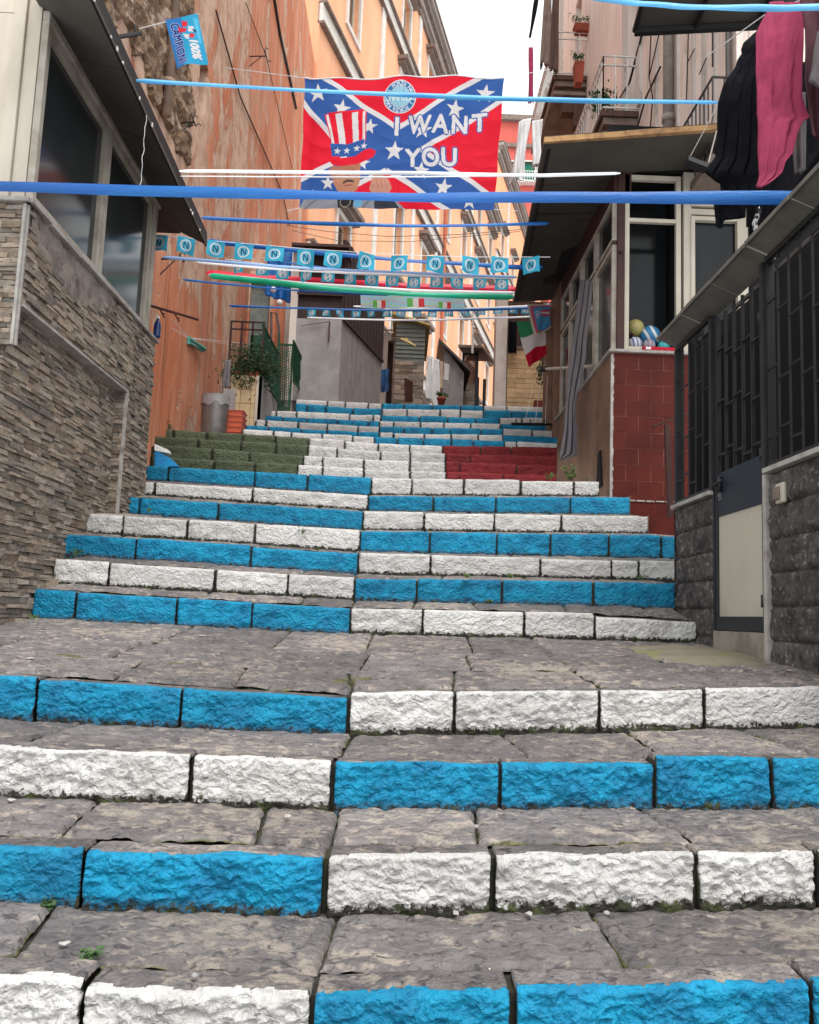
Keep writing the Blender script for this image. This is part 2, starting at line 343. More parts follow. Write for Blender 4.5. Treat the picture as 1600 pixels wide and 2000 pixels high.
# Y of riser, top edge, bottom edge, painted runs, block joints   (edge heights read along the riser's own plane)
RS = [
 (1.85, [(-20,1912),(612,1940),(1620,1922)], None, [(-600,612,'white'),(612,2200,'blue')], [-350,-60,166,1006,1585,1900]),
 (2.32, [(-20,1654),(635,1669),(1620,1664)], [(-20,1765),(635,1790),(1620,1775)], [(-500,636,'blue'),(636,2000,'white')], [-250,166,963,1362,1596,1850]),
 (2.86, [(-20,1457),(655,1487),(1279,1493),(1281,1477),(1620,1482)], [(-20,1558),(650,1583),(1620,1580)], [(-500,654,'white'),(654,2000,'blue')], [-180,376,979,1280,1506,1750]),
 (3.55, [(-20,1319),(683,1361),(684,1353),(1620,1343)], [(-20,1403),(680,1437),(1620,1424)], [(-500,683,'blue'),(683,2000,'white')], [-250,75,358,890,1172,1376,1700]),
 (5.75, [(65,1150),(687,1188),(830,1190),(1160,1198),(1165,1203),(1360,1213)], [(65,1208),(685,1238),(1360,1255)], [(40,687,'blue'),(687,1362,'white')], [150,348,495,828,1025,1163]),
 (6.20, [(105,1092),(697,1129),(1325,1140)], [(105,1140),(695,1172),(1325,1188)], [(80,695,'white'),(695,1326,'blue')], [215,422,565,817,983,1160]),
 (6.80, [(160,1045),(703,1080),(1323,1097)], [(160,1085),(700,1121),(1323,1135)], [(130,702,'blue'),(702,1345,'white')], [267,493,843,1057,1195,1248]),
 (7.25, [(190,1003),(707,1036),(1323,1047)], [(190,1043),(705,1078),(1323,1092)], [(165,706,'white'),(706,1345,'blue')], [242,368,500,842,972,1077,1190,1292]),
 (8.00, [(241,970),(713,999),(1268,1009)], [(241,1003),(711,1036),(1268,1043)], [(220,711,'blue'),(711,1268,'white')], [274,428,830,967,1097]),
 (8.50, [(272,940),(722,968),(1232,971)], [(272,966),(720,998),(1232,1006)], [(250,721,'white'),(721,1232,'blue')], [303,495,848,970,1115]),
 (8.95, [(303,910),(727,933),(1170,940)], [(303,939),(725,968),(1170,970)], [(285,727,'blue'),(727,1172,'white')], [330,499,602,806,908,1018,1122]),
 (9.50, [(300,886),(353,895),(583,907),(727,916),(874,922),(1065,928)], None, [(296,583,'green'),(583,873,'white'),(873,1090,'red')], [420,500,632,712,803,985]),
 (9.90, [(310,868),(594,890),(727,897),(872,902),(1065,908)], None, [(298,594,'green'),(594,872,'white'),(872,1090,'red')], [415,489,632,712,802,900,1010]),
 (10.35, [(305,852),(603,870),(727,880),(872,886),(1065,891)], None, [(300,603,'green'),(603,872,'white'),(872,1090,'red')], [388,472,540,660,745,803,920]),
 (10.80, [(319,838),(605,855),(737,865),(866,870),(1064,873)], None, [(310,605,'green'),(605,866,'white'),(866,1090,'red')], [340,405,476,540,675,740,802,940,1000]),
 (11.3, [(478,838),(733,853),(985,861),(1064,865)], None, [(474,733,'white'),(733,986,'blue'),(986,1090,'white')], [535,570,630,690,777,828,883,925,1010]),
 (11.8, [(478,830),(700,844),(983,849),(1064,852)], None, [(476,742,'blue'),(742,983,'white'),(983,1090,'blue')], [525,590,640,700,770,830,882,935]),
 (12.3, [(503,820),(742,833),(983,838),(1063,840)], None, [(500,742,'white'),(742,983,'blue'),(983,1090,'white')], [520,583,640,700,790,845,880,940,1040]),
 (12.8, [(512,811),(742,822),(978,827),(1063,830)], None, [(509,742,'blue'),(742,978,'white'),(978,1090,'blue')], [553,600,660,720,770,822,868,920]),
 (13.25, [(512,801),(745,811),(976,816),(1063,816)], None, [(510,745,'white'),(745,976,'blue'),(976,1090,'white')], [540,580,684,730,820,875,930,1020]),
 (13.7, [(579,787),(700,797),(945,801),(1063,803)], None, [(577,747,'blue'),(747,945,'white'),(945,1090,'blue')], [600,637,690,796,860,900,1000]),
 (14.1, [(584,780),(745,788),(945,792),(1063,794)], None, [(577,747,'white'),(747,945,'blue'),(945,1090,'white')], [640,675,720,790,845,900,990]),
]
stair = bpy.data.objects.new('stairway', None); C.objects.link(stair); ORG[stair.name] = Vector((0,0,0)); struct(stair)
tops, bots = [], []
for i, (Y, tp, bt, seg, jn) in enumerate(RS):
    tops.append(lin([hY(x, y, Y) for x, y in tp]))
    bots.append(lin([hY(x, y, Y) for x, y in bt]) if bt else None)
for i in range(len(RS)):
    if bots[i] is None:
        if i == 0: bots[i] = lambda x: tops[0](x)-.17
        else: bots[i] = (lambda k: (lambda x: tops[k-1](x)+.028))(i)
XL = lambda i: -4.2 if i < 4 else (-2.9 if i < 10 else -3.4)
def fb3(p, o=4): return noise.fractal(p, .9, 2.1, o)
def ridge(p):
    return 1-abs(noise.noise(p))*2
CI = {'stone': 0, 'white': 1, 'blue': 2, 'green': 3, 'red': 4}
PM = [M['stone'], M['white'], M['blue'], M['green'], M['red']]
def block(mb, X0, X1, Y, ft, fbm, D, ci, res, rough, dz=0, seed=0):
    g0, g1 = [(.0008+.0015*random.random() if random.random() < .8 else .003+.004*random.random()) for _ in (0, 1)]; X0 += g0; X1 -= g1
    W = X1-X0; H0 = ft((X0+X1)/2)-fbm((X0+X1)/2)
    nu = max(3, int(W/res)); nf = max(3, int((H0+.03)/res)); ntp = max(3, int(D/(res*1.3)))
    sv = seed*3.1; rnd = random.random(); r_ = .012+.006*random.random(); tilt = random.uniform(-.006, .006); base_off = random.uniform(-.006, .008)
    n0 = len(mb.v); smooth = random.random() < .12
    am = rough*(.35 if smooth else random.uniform(.8, 1.2))
    for j in range(nf+ntp+1):
        for i in range(nu+1):
            u = i/nu; x = X0+W*u; zt = ft(x)+dz + noise.noise(Vector((x*5, sv, 1)))*.006; zb = fbm(x)-.025
            eu = min(u, 1-u)*W; er = max(0, 1-eu/.007)**2
            if j <= nf:
                q = j/nf; z = zb+(zt-zb)*q; P = Vector((x*1.0+sv, z*1.0, sv))
                a = Vector((P.x*9+P.y*5, P.y*17-P.x*3, sv)); 
                d = am*(.011*fb3(a, 3) + .008*ridge(Vector((P.x*30+P.y*16, P.y*52-P.x*8, sv))) + .006*fb3(Vector((P.x*58, P.y*84, sv)), 2))
                ez = zt-z; e2 = max(0, 1-ez/r_)**2
                y = Y - d + base_off + tilt*(q-.5) + e2*r_*.7 + er*.007
                x2 = x + er*(-.004 if u > .5 else .004)
                mb.v.append((x2, y, z - e2*.002))
                bot = max(0, 1-(z-fbm(x))/.05)
                g = min(1, bot*1.0 + max(0, 1-eu/.012)*.7)
                mb.c[len(mb.v)-1] = (1.0 if er < .6 else .55, g, rnd)
            else:
                q = (j-nf)/ntp; dy = D*q; back = max(0, 1-(D-dy)/.012)**2
                h = am*.35*(.010*fb3(Vector((x*8+sv, dy*8, sv)), 3)+.004*noise.noise(Vector((x*40, dy*40, sv))))
                z = zt + h - er*.012 - back*.012 - (max(0, 1-dy/r_)**2)*r_*.5
                mb.v.append((x + er*(-.004 if u > .5 else .004), Y + base_off + r_*.7 + dy, z))
                lim = .010 + .012*noise.noise(Vector((x*12, sv, 5))) + .006*noise.noise(Vector((x*45, sv, 5)))
                mb.c[len(mb.v)-1] = (1.0 if dy < lim else 0.0, max(0, 1-eu/.02)*.8, rnd)
    for j in range(nf+ntp):
        for i in range(nu):
            a = n0+j*(nu+1)+i; mb.face((a, a+1, a+nu+2, a+nu+1), ci)
    # end caps so gaps are deep and dark
    for side in (0, nu):
        col = [n0+j*(nu+1)+side for j in range(nf+ntp+1)]; k = mb.vs([(mb.v[col[0]][0], Y+D, mb.v[col[0]][2])]); mb.c[k] = (0, 1, rnd)
        mb.face(col+[k], 5)
def slab(mb, quad, zf, res, seed, amp=1.0):
    # quad: 4 XY corners (front-left, front-right, back-right, back-left)
    a, b_, c, d = [Vector(q) for q in quad]; W = max((b_-a).length, .05); D = max((d-a).length, .05)
    nu = max(3, int(W/res)); nv = max(3, int(D/res)); rnd = random.random(); tz = random.uniform(-.004, .004); n0 = len(mb.v)
    for j in range(nv+1):
        for i in range(nu+1):
            u, v = i/nu, j/nv; p = a*(1-u)*(1-v)+b_*u*(1-v)+c*u*v+d*(1-u)*v
            wob = .006*noise.noise(Vector((p.x*14, p.y*14, seed)))
            e = min(u, 1-u)*W, min(v, 1-v)*D; em = min(e); er = max(0, 1-em/.014)**2
            z = zf(p.x, p.y) + tz + amp*(.009*fb3(Vector((p.x*7, p.y*9, seed)), 4) + .005*fb3(Vector((p.x*24, p.y*30, seed)), 3)) - er*.014
            mb.v.append((p.x+wob*(e[0] < .03), p.y+wob*(e[1] < .03), z)); mb.c[len(mb.v)-1] = (0, max(0, 1-em/.012)*.45 + .25*max(0, noise.noise(Vector((p.x*1.3, p.y*1.3, 9))))+(.85*max(0, noise.noise(Vector((p.x*2.2+3, p.y*4, 2)))-.12) if p.x < -.1 and 3.7 < p.y < 5.2 else 0), rnd)
    for j in range(nv):
        for i in range(nu):
            q = n0+j*(nu+1)+i; mb.face((q, q+1, q+nu+2, q+nu+1), 0)
def surf(i):
    Y0 = RS[i][0]; Y1 = RS[i+1][0] if i+1 < len(RS) else Y0+.5
    ft, g = tops[i], (bots[i+1] if i+1 < len(RS) else (lambda x: tops[i](x)+.03))
    return lambda x, y: ft(x)+(g(x)-ft(x))*min(1.1, max(0, (y-Y0)/(Y1-Y0)))
for i, (Y, tp, bt, seg, jn) in enumerate(RS):
    mb = MB(); res = max(.006, Y*.0026); D = .095+.02*random.random() if i < 5 else .12
    for (a, b_, colr) in seg:
        js = sorted([a]+[q for q in jn if a+8 < q < b_-8]+[b_]); ymid = tp[0][1]
        for k, (p, q) in enumerate(zip(js, js[1:])):
            X0 = hY(p, ymid, Y).x; X1 = hY(q, ymid, Y).x
            if k == 0 and colr == seg[0][2] and a == seg[0][0] and 4 <= i <= 9: X0 = -2.74 if i > 5 else (-2.48, -2.54)[i-4]
            # wide hidden-side extents on the first treads
            block(mb, X0, X1, Y, tops[i], bots[i], D, CI[colr], res, 1.0 if i < 6 else .9, dz=random.uniform(-.006, .006) if i != 2 else 0, seed=i*17+k+a*.01)
    # treads
    sf = surf(i); Y1 = RS[i+1][0] if i+1 < len(RS) else Y+.5
    xl = hY(max(seg[0][0], -420), tp[0][1], Y).x; xr = hY(min(seg[-1][1], 1900), tp[-1][1], Y).x
    if i in (4, 5, 6, 7, 8, 9): xl = -2.74 if i > 5 else (-2.48, -2.54)[i-4]
    if i == 10: xl = -2.66
    sd = i*7.7; tres = max(.010, Y*.004)
    rows = [(Y+D+.026, Y1+.03)] if Y1-Y < 1.2 else [(Y+D+.026, Y+.62), (Y+.63, Y+1.25), (Y+1.26, Y1+.03)]
    if i == 1: pass
    seam = hY(seg[0][1], tp[0][1], Y).x
    for (ya, yb) in rows:
        cuts = [xl]; x = xl
        while True:
            x += random.uniform(.38, .72)
            if x > seam-.2 and cuts[-1] < seam-.01: cuts.append(seam+random.uniform(-.01, .01)); x = cuts[-1]; continue
            if x > xr-.25: break
            cuts.append(x)
        cuts.append(xr)
        sk = [0]+[random.uniform(-.05, .07) for _ in cuts[1:-1]]+[0]
        for k in range(len(cuts)-1):
            g = .002+.004*random.random()
            slab(mb, [(cuts[k]+g, ya, 0), (cuts[k+1]-g, ya, 0), (cuts[k+1]-g-sk[k+1], yb, 0), (cuts[k]+g-sk[k], yb, 0)], sf, tres, sd+k+ya, 1.0)
    # soil bed below the stones
    def bed(u, v, sf=sf, Y=Y, Y1=Y1, xl=xl, xr=xr): 
        x = xl-.02+(xr-xl+.0)*u; y = Y+.03+(Y1-Y+.05)*v; return (x, y, sf(x, min(y, Y1))-.020+.008*noise.noise(Vector((x*20, y*20, 3))))
    mb.grid(bed, max(8, int((xr-xl)/.05)), max(3, int((Y1-Y)/.05)), 5)
    mb.grid(lambda u, v, i=i, Y=Y, xl=xl, xr=xr: (xl-.02+(xr-xl+.0)*u, Y+.03, bots[i](xl+(xr-xl)*u)-.2+(tops[i](xl+(xr-xl)*u)-.02-bots[i](xl+(xr-xl)*u)+.2)*v), 12, 1, 5)
    o = mb.build('step', PM+[M['joint']], stair, smooth=True, recalc=False)
# ground in front of the lowest visible step and beyond the top
mb = MB(); mb.grid(lambda u, v: (-6+12*u, -3+4.9*v, -1.02-(.0 if v > .9 else .25*(1-v)*4)+.01*noise.noise(Vector((u*30, v*20, 0)))), 60, 30)
struct(mb.build('ground', M['stone'], smooth=True))
def street(u, v):
    y = 14.3+60*v; x0 = (y-14.3)*.267; zz = 3.62+ (y-14.3)*.11; return (x0-3.2+6.2*u, y, zz)
mb = MB(); mb.grid(street, 12, 30); struct(mb.build('upper_street', M['stone']))
zt15 = tops[14](-2.2)
mb = MB(); mb.grid(lambda u, v: (-3.6+2.2*u+.0*v, 10.85+5*v, zt15-.01+.02*noise.noise(Vector((u*9, v*9, 1)))), 20, 30); struct(mb.build('side_terrace', M['stone'], smooth=True))
# blue and white painted wedge at the wall foot
mb = MB(); a = hY(301, 912, 8.98); b_ = hY(349, 911, 9.1); c = hY(301, 878, 9.25)
mb.prism([a, b_, hY(330, 893, 9.2), c], (0, .12, 0), 0); mb.prism([hY(301, 880, 9.2), hY(331, 886, 9.3), hY(328, 878, 9.3), hY(301, 866, 9.25)], (0, .1, 0), 1)
wedge = mb.build('painted_kerb', [mat('wedge_blue', (.006, .2, .44), (.004, .14, .33), bs=30, bd=.02, bstr=.8), mat('wedge_white', (.7, .68, .66), (.5, .48, .46), bs=30, bd=.02, bstr=.8)], bevel=.01)
struct(wedge)
# ================================================================ wall helpers
def wall_open(mb, fr, u0, u1, z0, z1, ops, th=.25, m=0, mr=None, topf=None):
    """wall with real openings (u0,u1,z0,z1) and their reveals"""
    mr = m if mr is None else mr
    us = sorted({u0, u1, *[min(max(q, u0), u1) for o in ops for q in o[:2]]}); zs = sorted({z0, z1, *[min(max(q, z0), z1) for o in ops for q in o[2:]]})
    for a, b_ in zip(us, us[1:]):
        for c, d in zip(zs, zs[1:]):
            mu, mz = (a+b_)/2, (c+d)/2
            if any(o[0] < mu < o[1] and o[2] < mz < o[3] for o in ops): continue
            mb.quad(fr.p(a, c), fr.p(b_, c), fr.p(b_, d), fr.p(a, d), m)
    for o in ops:
        a, b_, c, d = o
        mb.quad(fr.p(a, c), fr.p(a, d), fr.p(a, d, -th), fr.p(a, c, -th), mr); mb.quad(fr.p(b_, c), fr.p(b_, c, -th), fr.p(b_, d, -th), fr.p(b_, d), mr)
        mb.quad(fr.p(a, d), fr.p(b_, d), fr.p(b_, d, -th), fr.p(a, d, -th), mr); mb.quad(fr.p(a, c), fr.p(a, c, -th), fr.p(b_, c, -th), fr.p(b_, c), mr)
    mb.quad(fr.p(u0, z1), fr.p(u1, z1), fr.p(u1, z1, -th-1), fr.p(u0, z1, -th-1), m)
    mb.quad(fr.p(u0, z0), fr.p(u0, z1), fr.p(u0, z1, -th-1), fr.p(u0, z0, -th-1), m); mb.quad(fr.p(u1, z0), fr.p(u1, z1), fr.p(u1, z1, -th-1), fr.p(u1, z0, -th-1), m)
def frame4(mb, fr, a, b_, c, d, w_, d0, d1, m=0):
    mb.fb(fr, a, a+w_, c, d, d0, d1, m); mb.fb(fr, b_-w_, b_, c, d, d0, d1, m); mb.fb(fr, a+w_, b_-w_, c, c+w_, d0, d1-.002, m); mb.fb(fr, a+w_, b_-w_, d-w_, d, d0, d1-.002, m)
def strips(mb, fr, u0, u1, z0f, z1f, hole=None, d=0, ch=.032, lw=(.07, .26)):
    z = z0f
    while z < z1f:
        h = ch*random.uniform(.75, 1.3); u = u0 - random.uniform(0, .1)
        while u < u1:
            l = random.uniform(*lw); a, b_ = max(u, u0), min(u+l, u1); u += l
            if b_-a < .012: continue
            if hole and hole((a+b_)/2, z+h/2): continue
            p = d+random.uniform(.004, .030); t = random.uniform(.28, .70); tint = random.uniform(-.03, .04)
            mb.fb(fr, a+.001, b_-.001, z+.001, min(z+h, z1f)-.002, d-.01, p, 0, (t+tint, t, t-tint), j=.005)
        z += h
def tiles(mb, fr, u0, u1, z0, z1, tw, th_, off=.5, gap=.004, dp=(.006, .010), m=0, var=.06, jit=0, d=0):
    r = 0; z = z1
    while z > z0+.002:
        zb = max(z-th_, z0); u = u0 - (off*tw if r % 2 else 0)
        while u < u1:
            a, b_ = max(u, u0), min(u+tw, u1); u += tw
            if b_-a > .01:
                t = .5+random.uniform(-var, var); mb.fb(fr, a+gap/2, b_-gap/2, zb+gap/2, z-gap/2, d-.005, d+random.uniform(*dp), m, (t, t, t), j=jit)
        z = zb; r += 1
LF = Fr(-2.62, 0, 0, 1)          # left lane wall, u = Y, n = +X
CF = lambda Y: Fr(0, Y, 1, 0)    # camera-facing wall at Y, u = X
RF = lambda X: Fr(X, 0, 0, -1)   # right lane wall, u = -Y, n = -X
# ---------------------------------------------------------------- stone-clad corner house (left)
lh = thing('clad_house', (-2.62, 5.45, -.3), 'corner house clad in split brown stone, dark glass veranda under overhanging roof', 'house')
Yc, Ye = 5.46, 8.42; ZS = 2.70; ZL = 1.98; Yr = 7.68
mb = MB(); rec = .10
mb.bx(-5.2, -2.62-.0, Yc, Yc+.0+.012, ZL-.3, ZS-.03); mb.bx(-5.2, -2.722, Yc, Yc+.012, -.6, ZL-.3); mb.fb(LF, Yc+.012, Yc+.06, ZL, ZS-.03, -1.2, 0)
mb.fb(LF, Yc+.06, Yr, ZL, ZS-.03, -1.2, 0); mb.fb(LF, Yc+.012, Yr, -.6, ZL-.001, -1.2, -rec); mb.fb(LF, Yr, Ye, -.6, ZS-.03, -1.2, 0)
mb.build('wall', M['cladback'], lh)
def brk(u, z): # place where the cladding fell off below the sill
    lim = .32*max(0, 1-abs((u-6.25)/.95)**1.5) + .04*noise.noise(Vector((u*9, 0, 0)))+ .05*noise.noise(Vector((u*25, 3, 0)))
    return z > ZS-.05-lim and 5.52 < u < 7.2
mb = MB(); strips(mb, LF, Yc+.012, Ye, ZL+.005, ZS-.03, brk); strips(mb, LF, Yr+.012, Ye, -.4, ZL)
strips(mb, LF, Yc+.012, Yr-.005, -.4, ZL-.02, None, -rec); strips(mb, CF(Yc), -5.2, -2.645, ZL-.3, ZS-.03); strips(mb, CF(Yc), -5.2, -2.745, -.6, ZL-.3)
strips(mb, Fr(-2.75, Yr, 1, 0), 0, .128, -.4, ZL-.02)
mb.fb(LF, 4.9, 6.17, -.6, .15, -.1, .125, 0, (.25, .24, .23)); strips(mb, LF, 4.9, 6.17, -.6, .17, None, .13); strips(mb, CF(4.9), -2.72, -2.48, -.6, .17)
mb.fb(LF, 5.3, 6.5, -.2, .28, -.1, .065, 0, (.25, .24, .23)); strips(mb, LF, 5.3, 6.5, -.1, .30, None, .07); strips(mb, CF(5.3), -2.72, -2.54, .1, .30)
mb.build('stone_cladding', M['clad'], lh, recalc=False)
mb = MB(); mb.grid(lambda u, v: (-2.62+.006+.012*noise.noise(Vector((u*20, v*8, 2))), 5.52+1.7*u, ZS-.42+.40*v), 60, 16); mb.build('bare_cement', M['render'], lh, smooth=True)
mb = MB(); mb.fb(LF, Yc-.012, Yc+.006, ZL-.3, ZS-.04, 0, .012); mb.fb(CF(Yc), -2.64, -2.62, ZL-.3, ZS-.04, .0, .034)
mb.fb(CF(Yc), -2.742, -2.722, -.6, ZL-.3, .0, .034); mb.fb(LF, Yc+.02, Yr-.002, ZL-.022, ZL-.002, -rec+.0, .022); mb.fb(LF, Yr-.002, Yr+.010, -.35, ZL-.002, -rec, .026)
mb.build('corner_trim', M['sill'], lh)
mb = MB(); y = Yc-.03
segs = [(Yc-.03, 5.75, 0), (5.76, 6.30, -.012), (6.31, 7.05, 0), (7.06, Ye+.02, .004)]
for a, b_, dz in segs: mb.fb(LF, a, b_, ZS-.03+dz, ZS+dz, -.15, .045)
mb.fb(CF(Yc), -5.2, -2.60, ZS-.03, ZS+.001, -.15, .05); mb.build('sill', M['sill'], lh, bevel=.004)
# veranda: side window and front window
def window(parent, fr, a, b_, c, d, w_, mull=(), trans=(), gl='glass', fm='alu', d0=-.06, d1=.0, gd=-.04, name='window', gm=None):
    mb = MB(); frame4(mb, fr, a, b_, c, d, w_, d0, d1)
    for q in mull: mb.fb(fr, q-w_*.4, q+w_*.4, c+w_, d-w_, d0, d1-.004)
    for (p, q, z) in trans: mb.fb(fr, p, q, z-w_*.4, z+w_*.4, d0, d1-.006)
    f = mb.build(name, M[fm], parent, bevel=.003)
    mb = MB(); mb.fb(fr, a+w_*.6, b_-w_*.6, c+w_*.6, d-w_*.6, gd-.006, gd); mb.build('pane', M[gl], f); return f
ZT = 4.06
window(lh, LF, Yc+.03, 6.78, ZS, ZT-.03, .07, fm='alu2', gl='frost'); window(lh, LF, 6.79, Ye-.34, ZS, ZT-.03, .065, fm='alu2', gl='frost')
mb = MB(); mb.fb(LF, Ye-.335, Ye-.24, ZS, ZT-.03, -.10, .012); mb.fb(LF, Ye-.23, Ye-.18, ZS, ZT-.03, -.10, -.01)
mb.fb(LF, Yc+.003, Ye-.18, ZT-.03, ZT+.04, -.030, .02); mb.fb(LF, Yc+.003, Yc+.028, ZS, ZT-.03, -.030, .02); mb.build('window_post', M['alu2'], lh, bevel=.004)
mb = MB(); mb.fb(CF(Yc), -2.752, -2.655, ZS, ZT+1.2, -.10, .0); mb.fb(CF(Yc), -2.84, -2.755, ZS, ZT+1.2, -.12, .022); mb.build('window_post', M['alu'], lh, bevel=.004)
window(lh, CF(Yc+.02), -4.4, -2.84, ZS, ZT+.02, .12, fm='alu', gl='glass')
mb = MB(); mb.bx(-5.0, -4.41, Yc+.02, Yc+.10, ZS, ZT+1.20); mb.fb(CF(Yc+.02), -4.4, -2.845, ZT+.025, ZT+1.2, -.08, .0); mb.build('front_panel', M['alu'], lh)
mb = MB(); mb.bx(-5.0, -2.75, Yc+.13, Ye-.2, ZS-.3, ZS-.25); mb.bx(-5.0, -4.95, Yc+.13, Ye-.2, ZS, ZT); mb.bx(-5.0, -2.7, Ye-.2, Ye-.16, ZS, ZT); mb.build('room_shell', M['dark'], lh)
# roof: soffit sloping down to a ragged eave
e1 = Vector((-2.08, 4.30, 3.84)); e2 = Vector((-2.05, 8.72, 3.78)); w1 = Vector((-2.66, 4.30, 4.12)); w2 = Vector((-2.66, 8.98, 4.05))
e2 = hY(403, 479, 8.35); e1 = hX(182, 0, e2.x-.01); dr = (e1-e2).normalized(); e1 = e2+dr*5.2
mb = MB()
def sof(u, v):
    a = e1*(1-u)+e2*u; b_ = Vector((-2.68, a.y+.45*u, ZT+.055+.02*(1-u))); p = a*(1-v)+b_*v; return p
for k in range(6):
    u0, u1 = k/6+.0012, (k+1)/6-.0012
    A, B_, C_, D_ = sof(u0, 0), sof(u1, 0), sof(u1, 1), sof(u0, 1); T = Vector((0, 0, .03)); mb.hexa([A, B_, C_, D_, A+T, B_+T, C_+T, D_+T])
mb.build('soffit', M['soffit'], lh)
mb = MB(); T = Vector((0,0,.09))
mb.hexa([e1+Vector((.0,0,.0)), e2+Vector((.0,.02,.0)), e2+Vector((-.02,.02,.0)), e1+Vector((-.02,0,.0))]+[p+T for p in (e1, e2+Vector((0,.02,0)), e2+Vector((-.02,.02,0)), e1+Vector((-.02,0,0)))])
for k in range(34):
    if random.random() < .45: continue
    q = e1.lerp(e2, (k+random.random()*.8)/34); h_ = random.uniform(.012, .035); mb.bx(q.x-.002, q.x+.008, q.y, q.y+random.uniform(.010, .024), q.z+.0, q.z+h_, 1)
mb.build('eave_edge', [M['edge'], M['whiteiron']], lh)
mb = MB(); mb.hexa([sof(0,0)+T, sof(1,0)+T, sof(1,1)+T, sof(0,1)+T]+[p+T*1.5 for p in (sof(0,0), sof(1,0), sof(1,1), sof(0,1))]); mb.bx(-5.2, -2.66, 5.6, 9.2, ZT+.16, ZT+.25); mb.build('roof', M['edge'], lh)
# hanging string from the eave
mb = MB(); q0 = e2+dr*2.1
mb.path([q0+Vector((.004*math.sin(k*1.7), .01*math.sin(k), -.035*k)) for k in range(19)], .0022, 5)
tag(mb.build('loose_string', M['rib_white']), 'loose pale string dangling from the dark eave of the stone-clad house', 'string')
# blue bottle on the far end of the sill
q = hY(300, 683, 8.36)
mb = MB(); mb.lathe((q.x+.03, 8.33, ZS+.005), [(0,0),(.034,0),(.037,.01),(.035,.06),(.037,.09),(.034,.13),(.030,.15),(.016,.18),(.013,.20)], 16)
bt_ = mb.build('water_bottle', M['bottle'], smooth=True); tag(bt_, 'dark blue plastic water bottle standing on the end of the stone-clad house sill', 'bottle')
mb = MB(); mb.lathe((q.x+.03, 8.33, ZS+.205), [(0,.022),(.015,.022),(.015,0),(0,0)], 12); mb.build('cap', M['rib_white'], bt_)
# ---------------------------------------------------------------- tall peeling terracotta building (left)
PF = Fr(-3.12, 0, 0, 1)
pb = thing('peeling_building', (-3.12, 10, -1), 'tall terracotta building with peeling plaster and bare rubble', 'building')
nu_, nz_ = PF.hit(396, 175)
ops = [(PF.hit(388, 170)[0], PF.hit(405, 170)[0], PF.hit(396, 232)[1], PF.hit(396, 105)[1])]
mb = MB(); wall_open(mb, PF, 7.4, 23.6, 1.0, 16.0, ops, .5)
mb.build('wall', M['peel'], pb)
# rubble area: plaster fallen away, its ragged edge runs diagonally
mb = MB(); nU, nV = 70, 130; U0_, U1_, V0_, V1_ = 7.4, 11.0, 4.3, 12.0
def rub(u, v):
    U_ = U0_+(U1_-U0_)*u; Z_ = V0_+(V1_-V0_)*v
    d = .05*noise.fractal(Vector((U_*3, Z_*6, 1)), .8, 2.1, 4)+.03*ridge(Vector((U_*5+Z_*2, Z_*9, 0)))
    edge = 10.95-.12*(Z_-5)+.5*noise.noise(Vector((Z_*1.3, 4, 0)))+.12*noise.noise(Vector((Z_*6, 1, 0)))
    bot = 5.9+.5*noise.noise(Vector((U_*2, 7, 0)))
    d = d+.03 if (U_ < edge and Z_ > bot) else -.06
    return PF.p(U_, Z_, d)
mb.grid(rub, nU, nV); mb.build('bare_rubble', M['rubble'], pb)
mb = MB(); a, b_, c, d = ops[0]; mb.fb(PF, a, b_, c, d, -.52, -.48); mb.build('niche', M['dark'], pb)
mb = MB(); qa = PF.hit(322, 0); qb = PF.hit(309, 225)
mb.tube(PF.p(qb[0], qb[1], .10), PF.p(qb[0], 15, .10), .055, 10)
for z in (qb[1]+.4, qb[1]+2.0, qb[1]+3.6): mb.tube(PF.p(qb[0], z, .10), PF.p(qb[0], z+.06, .10), .07, 10)
mb.build('drain_pipe', mat('tan_pipe', (.36, .25, .19), (.25, .17, .13), ns=3), pb, smooth=True)
def wire(pts, r=.006, m='black', name='cable', parent=None, n=5):
    mb = MB(); mb.path(pts, r, n); return mb.build(name, M[m], parent)
def pfp(x, y, d=.03): u, z = PF.hit(x, y, d); return PF.p(u, z, d)
wire([pfp(536, -5), pfp(548, 70), pfp(566, 150), pfp(579, 212)], .03, 'black', 'cable', pb)
wire([pfp(422, 20), pfp(470, 190), pfp(512, 285), pfp(553, 380), pfp(565, 440)], .014, 'rust', 'cable', pb)
wire([pfp(480, 5), pfp(520, 110), pfp(548, 230), pfp(571, 330)], .008, 'rust', 'cable', pb)
# iron clothes-line brackets on this wall
def bracket(px, py, label, L=.45, W_=.3, d0=(0,-.02)):
    u, z = PF.hit(px, py, .02); p = PF.p(u, z, 0); mb = MB()
    mb.tube(p, p+Vector((L, 0, .02)), .012, 6); mb.tube(p+Vector((L, -W_/2, .02)), p+Vector((L, W_/2, .02)), .010, 6)
    for s_ in (-1, 1): mb.path([p+Vector((L, s_*W_/2, .02)), p+Vector((L+.03, s_*W_/2, .06)), p+Vector((L+.07, s_*W_/2, .03))], .008, 5)
    mb.tube(p+Vector((0, 0, -.2)), p+Vector((L*.7, 0, 0)), .008, 5)
    o = mb.build('line_bracket', M['black']); tag(o, label, 'bracket', 'iron clothes line brackets on the peeling wall'); return o
bracket(352, 240, 'small black hooked iron bracket on the pale plaster patch below the light blue printed flag', .2, .18)
bracket(490, 110, 'small dark iron bracket high on the terracotta wall right of the printed flag', .3, .35)
bracket(318, 506, 'short black iron bracket just under the upper flag string beside the eave', .25, .2)
